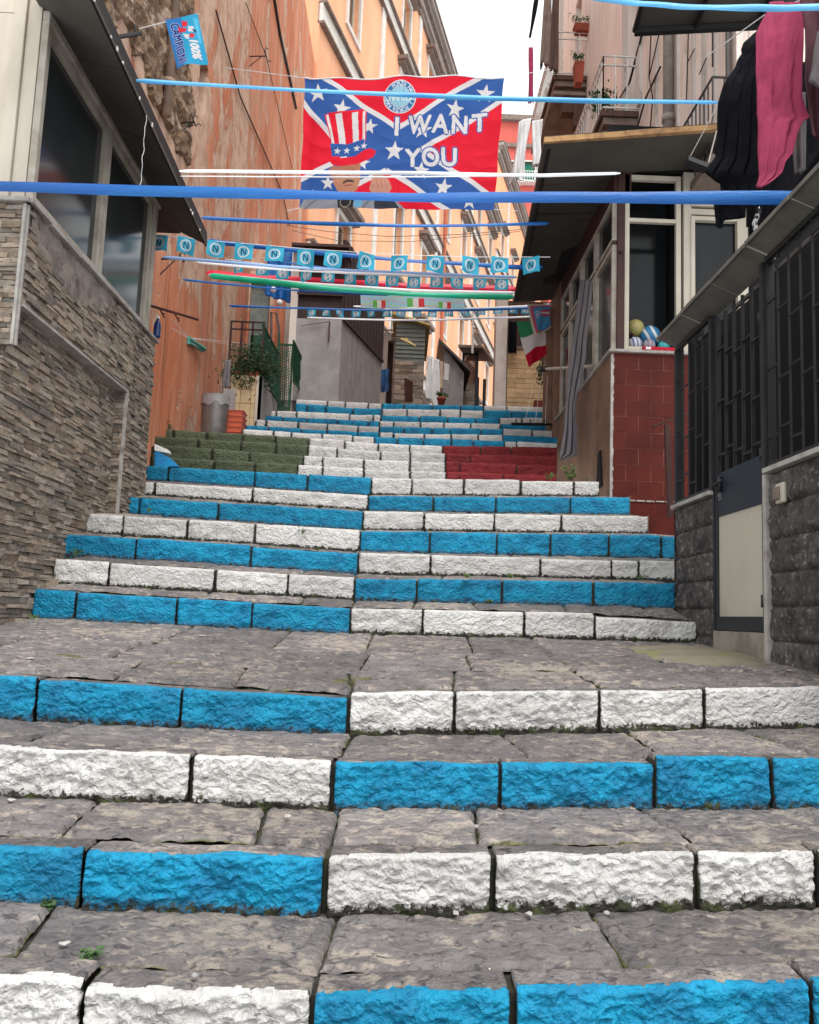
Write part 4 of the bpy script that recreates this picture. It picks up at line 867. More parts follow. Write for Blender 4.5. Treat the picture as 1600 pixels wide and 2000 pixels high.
mb = MB(); mb.fb(Hb, a, b_+.6, z1+.08, Hb.hit(1020, 560)[1], -3, -.9); mb.build('upper_wall', M['wood'], s5)
zr = Hb.hit(1020, 640)[1]; mb = MB(); mb.fb(Hb, a-.02, b_+.2, z1, z1+.07, -.9, .05); mb.build('balcony_slab', M['cornice'], s5)
mb = MB(); mb.fb(Hb, a, b_, zr, zr+.03, -.02, .01)
for k in range(16): x = a+(b_-a)*k/15; mb.tube(Hb.p(x, z1+.07, 0), Hb.p(x, zr, 0), .010, 4)
mb.build('balcony_rail', M['rust'], s5)
hang('black_trousers', hY(994, 628, 18.7), hY(1010, 628, 18.7), .75, M['cloth_black'], 'black trousers drying over the balcony above the cream block wall', 'trousers', fold=.03, nf=2)
mb = MB(); leaves(mb, hY(1068, 690, 13.9), (.10, .2, .6), 500, .035, seed=12, cl=16); leaves(mb, hY(1058, 730, 13.9), (.08, .1, .3), 120, .03, seed=13); tag(mb.build('hanging_vine', M['leaf2']), 'thin dark vine hanging at the far corner of the tan walled house', 'vine')
mb = MB(); mb.bx(*[hY(1044, 783, 14.3).x, hY(1062, 783, 14.3).x], 14.28, 14.4, hY(1050, 790, 14.3).z-.1, hY(1050, 782, 14.3).z); tag(mb.build('red_brick', M['terracotta'], bevel=.004), 'single red brick lying on the right end of the top step', 'brick')
# ================================================================ RIGHT SIDE
# ---------------------------------------------------------------- red tiled house with veranda windows
rh = thing('tiled_house', (2.2, 8.9, 1), 'small house with oxblood tiled front, tan side wall and glazed veranda', 'house')
YF = 8.88; FF = CF(YF); X0 = 2.2; zs = FF.hit(1200, 684)[1]; YE = 13.15
RS_ = RF(X0)                                             # side wall facing the stairs, u = -Y
mb = MB(); mb.fb(FF, X0, 4.6, -.2, zs-.02, -.5, 0); mb.fb(RS_, -YE, -YF-.5, .4, zs-.02, -.5, 0); mb.build('wall', [M['grout']], rh)
mb = MB(); tiles(mb, FF, X0+.02, 4.4, .9, zs-.03, .272, .175, .5, .009, (.006, .009), 0, .05, .0015); mb.build('front_tiles', M['redtile'], rh, recalc=False)
mb = MB(); tiles(mb, RS_, -YE, -YF-.01, .8, zs-.03, .30, .30, 0, .002, (.008, .010), 0, .04); mb.build('side_tiles', M['brownwall'], rh, recalc=False)
mb = MB()
for k in range(40):
    z = 1.3+(zs-1.35)*k/40; w_ = .012+.012*random.random()*(random.random() < .5)
    mb.fb(FF, X0-.012, X0+w_, z, z+(zs-1.35)/40, -.02, .012+.003*random.random())
mb.build('chipped_corner', M['sill'], rh)
mb = MB(); mb.fb(FF, X0-.04, 4.6, zs-.025, zs+.005, -.3, .045); mb.fb(RS_, -YE, -YF-.001, zs-.026, zs+.004, -.2, .035); mb.build('sill', M['sill'], rh, bevel=.004)
# low tiled plinths at the stair ends
for (y, xa, xb, za, zb_) in ((8.62, 1232, 1400, 1012, 967), (8.12, 1268, 1400, 1047, 1006)):
    fr = CF(y); a, b_ = fr.hit(xa, za)[0], fr.hit(xb, za)[0]; z0, z1 = fr.hit(xa, za)[1]-.05, fr.hit(xa+30, zb_)[1]
    mb = MB(); mb.fb(fr, a, b_, z0, z1-.008, -1.2, 0); mb.build('plinth', M['grout'], rh)
    mb = MB(); tiles(mb, fr, a, b_, z0, z1, .26, .30, 0, .006, (.006, .009), 0, .08); mb.build('plinth_tiles', M['redtile'], rh, recalc=False)
mb = MB()
for k in range(9): x = 2.2+.1*k; mb.bx(x, x+.085, 8.60, 8.66+.02*random.random(), FF.hit(1230, 968)[1]-.10+random.uniform(-.004, .004), FF.hit(1230, 968)[1]-.085)
mb.build('broken_marble', M['sill'], rh)
# veranda windows on the front
def fw(x0, y0, x1, y1): a, d = FF.hit(x0, y0); b_, c = FF.hit(x1, y1); return a, b_, c, d
a, b_, c, d = fw(1221, 340, 1331, 683); tz = FF.hit(1280, 430)[1]
window(rh, FF, a, b_, zs, d, .055, trans=[(a+.055, b_-.055, tz)], fm='alu', gl='glass', d0=-.06, d1=.0, gd=-.42)
mb = MB(); mb.fb(FF, a-.02, a, zs, d, -.44, -.06); mb.fb(FF, b_, b_+.02, zs, d, -.44, -.06); mb.fb(FF, a, b_, d-.02, d, -.44, -.06); mb.build('recess', M['dark'], rh)
a2, b2, c2, d2 = fw(1335, 337, 1462, 683)
window(rh, FF, a2, b2, zs, d2, .085, trans=[(a2+.085, b2-.085, FF.hit(1390, 415)[1])], fm='alu', gl='glass', d0=-.05, d1=.015, gd=-.04)
mb = MB(); frame4(mb, FF, a2+.075, b2-.075, zs+.06, FF.hit(1390, 425)[1], .045, -.04, .03); frame4(mb, FF, a2+.075, b2-.075, FF.hit(1390, 405)[1], d2-.06, .045, -.04, .03); mb.build('inner_sash', M['alu'], rh, bevel=.003)
zr = FF.hit(1300, 338)[1]
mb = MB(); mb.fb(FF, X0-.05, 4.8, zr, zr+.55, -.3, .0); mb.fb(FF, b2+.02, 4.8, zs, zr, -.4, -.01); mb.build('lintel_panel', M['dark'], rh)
pa, pb_ = FF.hit(1206, 500)[0], FF.hit(1220, 500)[0]
mb = MB(); mb.fb(FF, pa, pb_, zs, zr+.3, -.06, .02); mb.fb(FF, pa+.01, pa+.05, zs+1.1, zs+1.13, .02, .05); mb.build('brown_post', M['brown'], rh, bevel=.003)
# side windows of the veranda
zt2 = 4.72
for (ya, yb, gl, w_) in ((YF+.03, 9.75, 'frost', .05), (9.80, 10.55, 'glass', .05), (10.6, 11.3, 'glass', .05), (11.32, 11.95, 'glass', .045)):
    window(rh, RS_, -yb, -ya, zs, zt2-.55, w_, fm='alu2', gl=gl, d0=-.08, d1=.0)
    window(rh, RS_, -yb, -ya, zt2-.5, zt2, .04, fm='alu2', gl='glass', d0=-.08, d1=.0)
mb = MB(); mb.fb(RS_, -YE, -12.0, zs, zt2+.3, -.3, .0); mb.fb(RS_, -12.3, -12.15, 1.6, zt2+.1, .0, .04); mb.fb(RS_, -YE+.02, -12.6, 1.6, zt2+.1, .0, .05); mb.build('brown_panel', M['brownwall'], rh)
mb = MB(); mb.fb(RS_, -12.0, -YF, zt2, zt2+.35, -.2, -.01); mb.build('head_panel', M['brown'], rh)
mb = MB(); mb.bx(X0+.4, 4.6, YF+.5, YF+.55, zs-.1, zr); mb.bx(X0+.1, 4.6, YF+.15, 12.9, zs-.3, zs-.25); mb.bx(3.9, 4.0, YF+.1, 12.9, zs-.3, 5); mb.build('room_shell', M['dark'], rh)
# roof with ochre rim
A = hY(1063, 278, 8.25); B_ = hY(1003, 591, 12.75); Cc = hY(1400, 253, 8.05); Cc = A+(Cc-A)*1.9
Dd = Vector((Cc.x, 13.3, Cc.z+.35)); T = Vector((0, 0, .035))
def q4(u, v): return (A*(1-u)+B_*u)*(1-v)+(Cc*(1-u)+Dd*u)*v
mb = MB()
for k in range(5):
    u0, u1 = k/5+.0015, (k+1)/5-.0015; P = [q4(u0, 0), q4(u1, 0), q4(u1, 1), q4(u0, 1)]; mb.hexa(P+[p+T for p in P])
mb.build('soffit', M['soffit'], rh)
mb = MB(); P = [q4(0, 0), q4(1, 0), q4(1, 1), q4(0, 1)]; mb.hexa([p+T*1.1 for p in P]+[p+T*2 for p in P]); mb.build('roof', M['edge'], rh)
mb = MB(); e = (Cc-A)
for k in range(8):
    p, p2 = A+e*(k/8), A+e*((k+.998)/8); j_ = Vector((0, random.uniform(-.012, -.006), random.uniform(-.003, .003)+.0)); h = Vector((0, 0, .058)); bk = Vector((0, .05, 0))
    mb.hexa([p+j_, p2+j_, p2+bk, p+bk, p+j_+h, p2+j_+h, p2+bk+h, p+bk+h])
mb.build('roof_rim', M['ochre'], rh)
mb = MB(); mb.tube(q4(.03, .02), q4(.98, .02), .02, 6); mb.tube(q4(.35, 0.03), q4(.37, 1), .02, 5); mb.build('roof_edge_tube', M['edge'], rh)
# balls and box behind the front pane stand on the sill, inside
def ball(px, py, r, mt, label, Y=YF-.17):
    p = hY(px, py, Y); mb = MB(); prof = [(r*math.sin(k*math.pi/14), -r*math.cos(k*math.pi/14)) for k in range(15)]; mb.lathe((p.x, Y, p.z), prof, 28)
    return tag(mb.build('play_ball', mt, smooth=True), label, 'ball')
def ballmat(name, cols, sc, rot):
    m, t, b = nodes(name); tc = N(t, 'TexCoord'); mp = N(t, 'Mapping'); mp.inputs['Rotation'].default_value = rot; t.links.new(tc.outputs['Generated'], mp.inputs[0])
    wv = N(t, 'TexWave', Scale=sc, Distortion=1.0); t.links.new(mp.outputs[0], wv.inputs[0]); rp = N(t, 'ValToRGB'); rp.color_ramp.interpolation = 'EASE'
    for i, c in enumerate(cols):
        el = rp.color_ramp.elements[i] if i < 2 else rp.color_ramp.elements.new(i/(len(cols)-1)); el.position = i/(len(cols)-1); el.color = rgb(c)
    t.links.new(wv.outputs['Fac'], rp.inputs[0]); t.links.new(rp.outputs[0], b.inputs['Base Color']); b.inputs['Roughness'].default_value = .45; return m
zq = zs+.035
def ballz(px, zc, r, mt, label, Y=YF-.17):
    p = hY(px, 640, Y); mb = MB(); prof = [(r*math.sin(k*math.pi/14), -r*math.cos(k*math.pi/14)) for k in range(15)]; mb.lathe((p.x, Y, zc), prof, 28)
    return tag(mb.build('play_ball', mt, smooth=True), label, 'ball')
ballz(1270, zq+.21, .115, ballmat('blue_white_ball', [(.62, .62, .64), (.02, .14, .30), (.03, .18, .38)], .9, (0, .5, .3)), 'blue and white ball on top of the pile in the veranda window', YF+.20)
ballz(1241, zq+.30, .10, ballmat('rainbow_ball', [(.75, .5, .02), (.1, .45, .1), (.02, .25, .3), (.6, .1, .05)], 3.5, (.3, 1.0, 0)), 'rainbow striped ball at the left of the pile in the veranda window', YF+.22)
ballz(1240, zq+.09, .085, ballmat('white_blue_ball', [(.5, .5, .52), (.55, .52, .52), (.03, .07, .3)], 1.2, (.6, .2, 0)), 'greyish white ball with a blue band lowest in the window corner', YF+.15)
ballz(1297, zq+.075, .072, ballmat('turquoise_ball', [(.03, .32, .36), (.04, .4, .42)], 1, (0, 0, 0)), 'small turquoise ball at the right of the pile in the veranda window', YF+.15)
ballz(1268, zq+.075, .070, ballmat('violet_ball', [(.22, .16, .2), (.35, .3, .36)], 1, (0, 0, 0)), 'small greyish violet ball between the white and turquoise balls', YF+.12)
mb = MB(); p = hY(1256, 678, YF-.03); p2 = hY(1318, 678, YF-.03); zq = zs+.006; mb.bx(p.x, p2.x, YF-.04, YF+.03, zq, zq+.04); rbx = mb.build('red_box', mat('red_card', (.5, .01, .03)), bevel=.003)
tag(rbx, 'flat red box with a white patch lying on the veranda sill before the balls', 'box'); mb = MB(); mb.bx(p.x+.03, p.x+.085, YF-.0425, YF-.0402, zq+.008, zq+.034); mb.build('patch', M['rib_white'], rbx)
# curtain blowing out of the side window
M_cur = [(548,1134,1160),(600,1128,1154),(660,1120,1146),(700,1114,1144),(745,1108,1136),(780,1106,1126),(800,1104,1124),(840,1101,1127),(880,1095,1128),(888,1093,1127),(897,1092,1100)]
# white pole, black arm, weeds
mb = MB(); mb.tube(hX(1160, 715, 2.19), hY(1062, 721, 10.8), .02, 8); mb.tube(hY(1068, 721, 10.75), hY(1058, 721, 10.82), .035, 8, 1); tag(mb.build('washing_pole', [M['alu2'], M['black']]), 'pale round pole with a black end sticking out of the tan side wall', 'pole')
mb = MB(); a = hY(1078, 829, 11.9); b_ = hY(1000, 828, 11.5); mb.tube(a, b_, .022, 8)
for t_ in (.2, .55, .9): q = a.lerp(b_, t_); mb.tube(q, q+Vector((0, -.02, .07)), .008, 5)
tag(mb.build('drying_pole', M['black']), 'thin black line arm with upright pins in front of the upper steps', 'pole')
mb = MB()
for k in range(3): mb.path([hY(1065-20*k, 828, 11.8), hY(1068-14*k, 760, 12.5), hY(1072-6*k, 700, 13)], .003, 4)
tag(mb.build('washing_line', M['rib_white']), 'thin washing strings rising from the black line arm beside the tan wall', 'string')
q = hX(1166, 880, 2.15); mb = MB(); mb.prism([(2.17, 9.2, 1.5), (2.17, 9.45, 1.5), (2.17, 9.38, 1.9), (2.17, 9.28, 1.92)], (.05, 0, 0)); tag(mb.build('cable_hole', M['dark']), 'dark hole with loose cables low in the tan side wall', 'hole')
wire([(2.13, 9.5, 1.45), (2.12, 9.55, 1.7), (2.15, 9.42, 1.86), (2.17, 9.35, 1.9)], .008, 'black', 'cable').update() if False else None
def weed(px, py, Y, r, n, s, label, mt='weed', seed=1, h=1.0):
    q = hY(px, py, Y); mb = MB(); rr = random.Random(seed)
    for k in range(max(3, n//10)):
        a = rr.uniform(0, 6.28); l = r*h*rr.uniform(.6, 1.3); tip = q+Vector((math.cos(a)*r*.6, math.sin(a)*r*.5, l)); mb.path([q, q.lerp(tip, .5)+Vector((0, 0, .1*l)), tip], .0025, 4)
        for j in range(9):
            p = q.lerp(tip, .2+.8*j/8)+Vector((rr.gauss(0, r*.12), rr.gauss(0, r*.1), rr.gauss(0, r*.1)))
            d = Vector((rr.gauss(0, 1), rr.gauss(0, 1), rr.gauss(0, .5))).normalized(); e = d.orthogonal().normalized(); L = s*rr.uniform(.6, 1.4)
            mb.quad(p, p+d*L*.5+e*L*.28, p+d*L, p+d*L*.5-e*L*.28)
    return tag(mb.build('weed', M[mt]), label, 'weed', 'weeds growing in the stair joints')
weed(1112, 938, 9.15, .13, 80, .045, 'largest green weed growing at the foot of the tan side wall', seed=2)
weed(1075, 934, 9.15, .08, 50, .035, 'low weed left of the largest one at the tan wall foot', seed=3, h=.6)
weed(1147, 940, 9.1, .05, 30, .02, 'thin weed right of the largest one at the tan wall foot', seed=4)
weed(330, 838, 10.9, .14, 60, .05, 'leafy weed at the foot of the terracotta wall left of the green steps', seed=5, mt='leaf')
weed(290, 1000, 7.9, .05, 30, .02, 'small weed on the left steps beside the stone-clad wall', seed=6, h=.5)
weed(150, 1082, 6.75, .06, 40, .022, 'small weed at the wall foot beside the second blue riser from the landing', seed=7, h=.5)
weed(70, 1212, 5.72, .06, 40, .022, 'small weed where the stone-clad wall meets the landing', seed=8, h=.5)
weed(100, 1772, 2.30, .035, 60, .016, 'tiny green weed in the gap below the nearest left blue riser', seed=9, h=.45, mt='leaf')
weed(180, 1870, 1.98, .03, 60, .014, 'tiny green weed in the joint between the nearest left slabs', seed=10, h=.45, mt='leaf')
weed(912, 1128, 6.15, .05, 50, .02, 'small weed under the white riser right of the stair centre', seed=11, h=.5)
weed(1000, 1128, 6.15, .04, 40, .018, 'small weed right of the other under the white riser', seed=12, h=.5)
weed(1250, 1132, 6.15, .05, 40, .02, 'dark weed between the two rightmost white blocks above the blue riser', seed=13, h=.5, mt='leaf')
weed(590, 1040, 7.2, .05, 40, .018, 'small weed on the left half under a blue riser near the centre seam', seed=14, h=.4)
weed(955, 1176, 5.95, .035, 30, .02, 'small weed hanging above the smooth white block of the landing riser', seed=15, h=.4)
# brown handrail by the red tiled wall
mb = MB(); fr = CF(7.7); p0 = fr.p(*fr.hit(1303, 830)); p1 = fr.p(*fr.hit(1310, 1006)); 
mb.hexa([p1+Vector(v) for v in ((-.025, -.02, -.02), (.025, -.02, -.02), (.025, .02, -.02), (-.025, .02, -.02))]+[p0+Vector(v) for v in ((-.025, -.02, 0), (.025, -.02, 0), (.025, .02, 0), (-.025, .02, 0))])
hr0 = mb.build('post', M['brown']); hr = thing('stair_handrail', p1, 'brown iron handrail post with sloping grip before the oxblood tiles', 'handrail'); hr0.parent = hr; hr0.data.transform(Matrix.Translation(-p1))
ORG[hr0.name] = Vector(p1); mb = MB(); a = fr.p(*fr.hit(1276, 832)); b_ = fr.p(*fr.hit(1330, 811)); b_ = b_+Vector((.25, .0, .09)); mb.hexa([a+Vector((0,-.03,-.01)), b_+Vector((0,-.03,-.01)), b_+Vector((0,.03,-.01)), a+Vector((0,.03,-.01)), a+Vector((0,-.03,.005)), b_+Vector((0,-.03,.005)), b_+Vector((0,.03,.005)), a+Vector((0,.03,.005))]); mb.build('grip', M['brown'], hr)
# ---------------------------------------------------------------- dark stone clad porch with iron grille (right foreground)
gh = thing('grille_porch', (2.03, 4.6, -.3), 'low porch clad in dark slate with tall black iron grilles along its top', 'porch')
GX_ = 2.03; GF = RF(GX_); gu = lambda y: -y; YN, YD0, YD1, YB = 2.6, 4.64, 5.40, 6.17; ZG = .885; ZTG = 2.06
mb = MB()
mb.fb(GF, -YB, -YD1-.03, -.3, ZG-.03, -.25, 0); mb.fb(GF, -YD0+.03, -YN, -.6, ZG-.03, -.25, 0); mb.fb(GF, -YB, -YB+.1, -.3, ZG-.03, -2.5, -.25); mb.build('wall', M['cladback'], gh)
def rough_tiles(mb, fr, u0, u1, z0, z1, th_, tw):
    z = z1; r = 0
    while z > z0+.01:
        zb = max(z-th_, z0); u = u0-random.uniform(0, tw*.7)
        while u < u1:
            tw2 = tw*random.uniform(.8, 1.2); a, b_ = max(u, u0), min(u+tw2, u1); u += tw2
            if b_-a < .03: continue
            t = random.uniform(.38, .62); sd = random.random()*50; nu = max(4, int((b_-a)/.018)); nv = max(4, int((z-zb)/.018))
            def fn(p, q, a=a, b_=b_, z=z, zb=zb, sd=sd):
                U_, Z_ = a+.0015+(b_-a-.003)*p, zb+.0015+(z-zb-.003)*q; e = min(min(p, 1-p)*(b_-a), min(q, 1-q)*(z-zb)); er = max(0, 1-e/.016)**2
                d = .022+.018*noise.fractal(Vector((U_*9+sd, Z_*9, sd)), .8, 2.1, 4)+.008*noise.noise(Vector((U_*45, Z_*45, sd)))
                return fr.p(U_, Z_, max(.0, d*(1-er*.85)))
            mb.grid(fn, nu, nv, 0, lambda p, q, t=t: (t, t, t))
        z = zb; r += 1
mb = MB(); rough_tiles(mb, GF, -YD0+.04, -YN, -.6, ZG-.03, .183, .42); mb.build('slate_cladding', M['slate'], gh, smooth=True)
mb = MB(); rough_tiles(mb, GF, -YB, -YD1-.03, -.15, ZG-.03, .183, .42)
rough_tiles(mb, Fr(2.0, YB+.0, -1, 0), -1.4, -.0, 0.1, ZG-.03, .183, .42)
mb.build('slate_cladding', M['slate'], gh, smooth=True)
mb = MB(); mb.fb(GF, -YB-.03, -YD1-.02, ZG-.028, ZG, -.25, .05); mb.fb(GF, -YD0+.035, -YN, ZG-.028, ZG, -.25, .05); mb.fb(GF, -YD0+.0, -YD0+.04, -.4, ZG-.028, -.2, .035); mb.build('ledge', M['sill'], gh, bevel=.003)
zth = hX(1400, 1228, GX_).z
mb = MB(); mb.fb(GF, -YD1-.03, -YD0, -.45, -.02, -.25, .02); mb.build('threshold', mat('cement_step', (.30, .26, .22), (.2, .17, .14), ns=4), gh)
# grilles: sections with vertical bars and staggered short rungs
def grille(parent, ya, yb, z0, z1, n, name='grille', rung=True, m='black', off=.02):
    mb = MB(); w_ = .010
    mb.fb(GF, -yb, -ya, z0, z0+.025, off-.012, off+.012); mb.fb(GF, -yb, -ya, z1-.03, z1, off-.012, off+.012)
    for k in range(n+1):
        u = -yb+(yb-ya)*k/n; mb.fb(GF, u-w_/2, u+w_/2, z0+.025, z1-.03, off-.005, off+.005)
        if rung and k < n:
            for q in range(3):
                zz = z0+(z1-z0)*(((k*.29+q*.37+.08) % 1)*.86+.07); u2 = -yb+(yb-ya)*(k+1)/n
                mb.fb(GF, u+w_/2, u2-w_/2, zz-.005, zz+.005, off-.004, off+.004)
    return mb.build(name, M[m], parent)
grille(gh, 5.46, YB-.02, ZG+.0, ZTG+.02, 5)
grille(gh, YN, YD0-.07, ZG+.0, ZTG+.04, 15)
for bxs in ([(-YB-.0, -YB+.04, ZG, ZTG, -.03, .03)], [(-YD1-.05, -YD1-.005, ZG+.001, ZTG, -.03, .035), (-YD1-.028, -YD1-.002, -.02, ZG, -.05, .02)], [(-YD0+.005, -YD0+.05, ZG+.001, ZTG+.02, -.03, .04), (-YD0-.018, -YD0+.001, -.02, ZG+.15, -.05, .03)]):
    mb = MB(); [mb.fb(GF, *q) for q in bxs]; mb.build('post', M['black'], gh)
mb = MB(); mb.fb(GF, -YB+.05, -YN, -.6, 3.2, -1.7, -1.6); mb.fb(GF, -YB, -YN, ZTG+.1, ZTG+.2, -2.6, -.3); mb.bx(GX_+.045, GX_+2.6, YB-.15, YB-.1, -.2, ZTG+.1); mb.bx(GX_+.30, GX_+.34, YN, YB-.2, ZG-.2, ZTG+.1); mb.build('dark_sheets', M['dark'], gh)  # near-black sheets added to paint the darkness behind the grille
gd_ = thing('porch_door', (2.03, 5.0, -.1), 'narrow iron door with a cream lower sheet and black barred top', 'door')
mb = MB(); z0 = -.015; a, b_ = -YD1, -YD0
mb.fb(GF, a, b_, z0, z0+.085, -.02, .015); mb.fb(GF, a, a+.035, z0+.085, ZTG-.03, -.02, .015); mb.fb(GF, b_-.05, b_, z0+.085, ZTG-.03, -.02, .015)
mb.build('frame', M['black'], gd_, bevel=.002)
zp = GF.hit(1405, 1010)[1]
mb = MB(); mb.fb(GF, a+.035, b_-.05, zp, ZG+.10, -.015, .010); mb.build('lock_rail', M['blueiron'], gd_, bevel=.002)
mb = MB(); mb.fb(GF, a+.035, b_-.05, z0+.085, zp, -.01, .002); mb.build('cream_sheet', M['panel'], gd_)
mb = MB(); n = 5
for k in range(n+1):
    u = a+.035+(b_-.05-a-.035)*k/n; mb.fb(GF, u-.006, u+.006, ZG+.10, ZTG-.03, -.008, .012)
    if k < n:
        for q in range(3): zz = ZG+.12+(ZTG-ZG-.2)*((k*.31+q*.36+.1) % 1); mb.fb(GF, u+.006, u+(b_-a-.085)/n-.006, zz-.006, zz+.006, -.006, .010)
mb.build('bars', M['black'], gd_)
mb = MB(); pq = GF.p(a+.10, ZG+.02, .02); mb.tube(pq, pq+Vector((-.04, 0, 0)), .009, 8); mb.path([pq+Vector((-.04, 0, 0)), pq+Vector((-.045, -.06, -.005)), pq+Vector((-.04, -.13, .005))], .009, 8); mb.tube(pq+Vector((-.0, 0, -.05)), pq+Vector((-.006, 0, .05)), .016, 8)
mb.build('handle', M['black'], gd_, smooth=True)
# doorbell box
mb = MB()
for z_ in (.12, .95, 1.75):
    mb.tube(GF.p(b_-.045, z_, .018), GF.p(b_-.045, z_+.07, .018), .012, 8)
mb.build('hinges', M['black'], gd_, smooth=True)
mb = MB(); mb.fb(GF, a+.06, a+.10, ZG-.08, ZG-.02, .010, .016); mb.lathe(tuple(GF.p(a+.08, ZG-.05, .02)), [(0, -.006), (.008, -.006), (.008, .006), (0, .006)], 10); mb.build('lock_plate', M['galv'], gd_)
bq = GF.hit(1541, 964); bb = thing('bell_box', GF.p(*bq), 'small cream plastic bell box on the dark slate wall right of the door', 'bell')
mb = MB(); mb.fb(GF, bq[0]-.045, bq[0]+.05, bq[1]-.055, bq[1]+.055, .03, .055); mb.build('cover', M['panel'], bb, bevel=.01)
mb = MB(); mb.fb(GF, bq[0]-.05, bq[0]+.018, bq[1]-.035, bq[1]+.035, .0555, .066); mb.build('button', M['cornice'], bb, bevel=.004)
# sloping canopy strips over the grille
cy = [YB+.03, 5.66, 5.10, 4.55, 4.0, 3.3, 2.6]
for k in range(6):
    ya, yb = cy[k]-.006, cy[k+1]+.006; z = ZTG+.02+.004*(k % 2)
    mb = MB(); mb.hexa([(GX_+.03, yb, z+.0), (GX_-.15, yb, z+.075), (GX_-.15, ya, z+.075), (GX_+.03, ya, z+.0), (GX_+.03, yb, z+.012), (GX_-.15, yb, z+.087), (GX_-.15, ya, z+.087), (GX_+.03, ya, z+.012)])
    mb.fb(GF, -yb if yb > ya else -ya, -ya if yb > ya else -yb, z+.065, z+.09, .150, .16, 0); mb.build('canopy_sheet', M['alu2'] if False else M['canopy'], gh)
mb = MB(); mb.fb(GF, -YB-.03, -YN, ZTG+.03, ZTG+.055, -.12, -.1)

mb.build('canopy_rail', M['iron'], gh)
# ---------------------------------------------------------------- laundry on the right
def outcloth(name, rows, Y, mt, label, cat, group='washing over the grille porch', fold=.02, nf=3, seed=0, nu=46, skew=0, wr=.006, Yf=None):
    ys = [r[0] for r in rows]; n = max(30, int((ys[-1]-ys[0])/4)); mb = MB()
    def fn(u, v):
        y = ys[0]+(ys[-1]-ys[0])*v
        for (y0, a0, b0), (y1, a1, b1) in zip(rows, rows[1:]):
            if y <= y1+1e-6: t_ = (y-y0)/(y1-y0); xl_, xr_ = a0+(a1-a0)*t_, b0+(b1-b0)*t_; break
        x = xl_+(xr_-xl_)*u; yy = Y+skew*(u-.5)+(Yf(v) if Yf else 0)
        f = fold*(math.sin(u*nf*6.283+seed+v*1.5)+.5*math.sin(u*nf*13+v*3+seed)+.6*noise.noise(Vector((u*nf*2, v*3, seed))))*(.3+.7*v)
        f += wr*noise.fractal(Vector((x*.05+y*.006, y*.009, seed)), .7, 2.1, 3)*1.2
        return hY(x, y, yy)+Vector((0, f, 0))
    mb.grid(fn, nu, n); o = mb.build(name, M[mt], smooth=True, solid=.004, recalc=False); return tag(o, label, cat, group)
outcloth('pink_towel', [(4,1504,1572),(20,1500,1572),(50,1484,1571),(66,1478,1570),(150,1479,1567),(190,1480,1568),(225,1481,1580),(231,1482,1582),(238,1482,1568),(265,1482,1556),(300,1483,1548),(318,1484,1533),(340,1486,1526),(352,1483,1512),(362,1479,1498),(365,1479,1492)], 4.62, 'cloth_pink', 'long bright pink towel hanging over the porch grille', 'towel', fold=.012, nf=2.3, seed=1, skew=-.15, wr=.012)
outcloth('black_shirt', [(60,1479,1500),(82,1454,1500),(97,1449,1500),(102,1452,1500),(116,1442,1500),(130,1438,1500),(165,1414,1500),(200,1404,1500),(260,1402,1500),(310,1396,1500),(338,1374,1500),(352,1392,1500),(360,1406,1496),(400,1408,1490)], 5.1, 'cloth_black', 'large black shirt hanging left of the pink towel', 'shirt', fold=.025, nf=4, seed=2, skew=-.5, wr=.015)
outcloth('black_trousers', [(380,1390,1462),(398,1394,1458),(425,1398,1458),(428,1399,1416),(445,1401,1412)], 5.3, 'cloth_black', 'short black garment hem showing below the black shirt, before the cream window frame', 'garment', fold=.01, nf=2, seed=7)
outcloth('black_leggings', [(360,1458,1500),(430,1462,1484),(466,1466,1476)], 5.45, 'cloth_black', 'narrow black leggings below the left edge of the pink towel', 'leggings', fold=.01, nf=2, seed=5)
outcloth('maroon_shirt', [(-15,1560,1660),(60,1572,1660),(160,1570,1650),(230,1578,1640),(268,1584,1640)], 4.42, 'cloth_maroon', 'dark maroon shirt hanging right of the pink towel', 'shirt', fold=.02, nf=2.5, seed=3)
outcloth('pale_mauve_top', [(60,1598,1660),(130,1588,1660),(160,1580,1640),(175,1600,1640)], 4.3, 'cloth_grey', 'mauve grey top at the right picture edge over the maroon shirt', 'top', fold=.02, nf=2, seed=14)
outcloth('grey_leggings', [(180,1546,1574),(290,1546,1575),(330,1550,1576),(341,1552,1562)], 4.95, 'cloth_grey', 'dark grey leggings seen just behind the pink towel', 'leggings', fold=.012, nf=1.5, seed=4)
outcloth('black_sheet', [(120,1500,1680),(300,1480,1680),(380,1465,1600),(400,1462,1570),(440,1462,1530)], 5.7, 'cloth_black', 'wide black sheet filling the gap behind the pink towel', 'dress', fold=.03, nf=3, seed=6)  # plain black sheet closing the gap behind the towel
outcloth('window_curtain', M_cur, 9.95, 'curtain', 'grey striped curtain blowing out of the tan side wall window', 'curtain', None, fold=.035, nf=2.6, seed=8, skew=-.1, wr=.02)
o = wire([hY(1380, 110, 5.6), hY(1492, 30, 4.85), hY(1600, -15, 4.4), hY(1800, -60, 4.0)], .004, 'rib_white', 'clothes_line'); tag(o, 'pale clothes line carrying the pink towel and black washing', 'line')
mb = MB(); p = hY(1476, 392, 5.3); mb.path([p, p+Vector((.02, 0, -.08)), p+Vector((-.01, 0, -.16)), p+Vector((.015, 0, -.26)), p+Vector((0, 0, -.36))], .016, 6); tag(mb.build('striped_cord', mat('striped_cord', (.6, .6, .6), (.02, .02, .02), ns=30, lo=.48, hi=.52)), 'black and white striped strap dangling below the black shirt', 'strap')
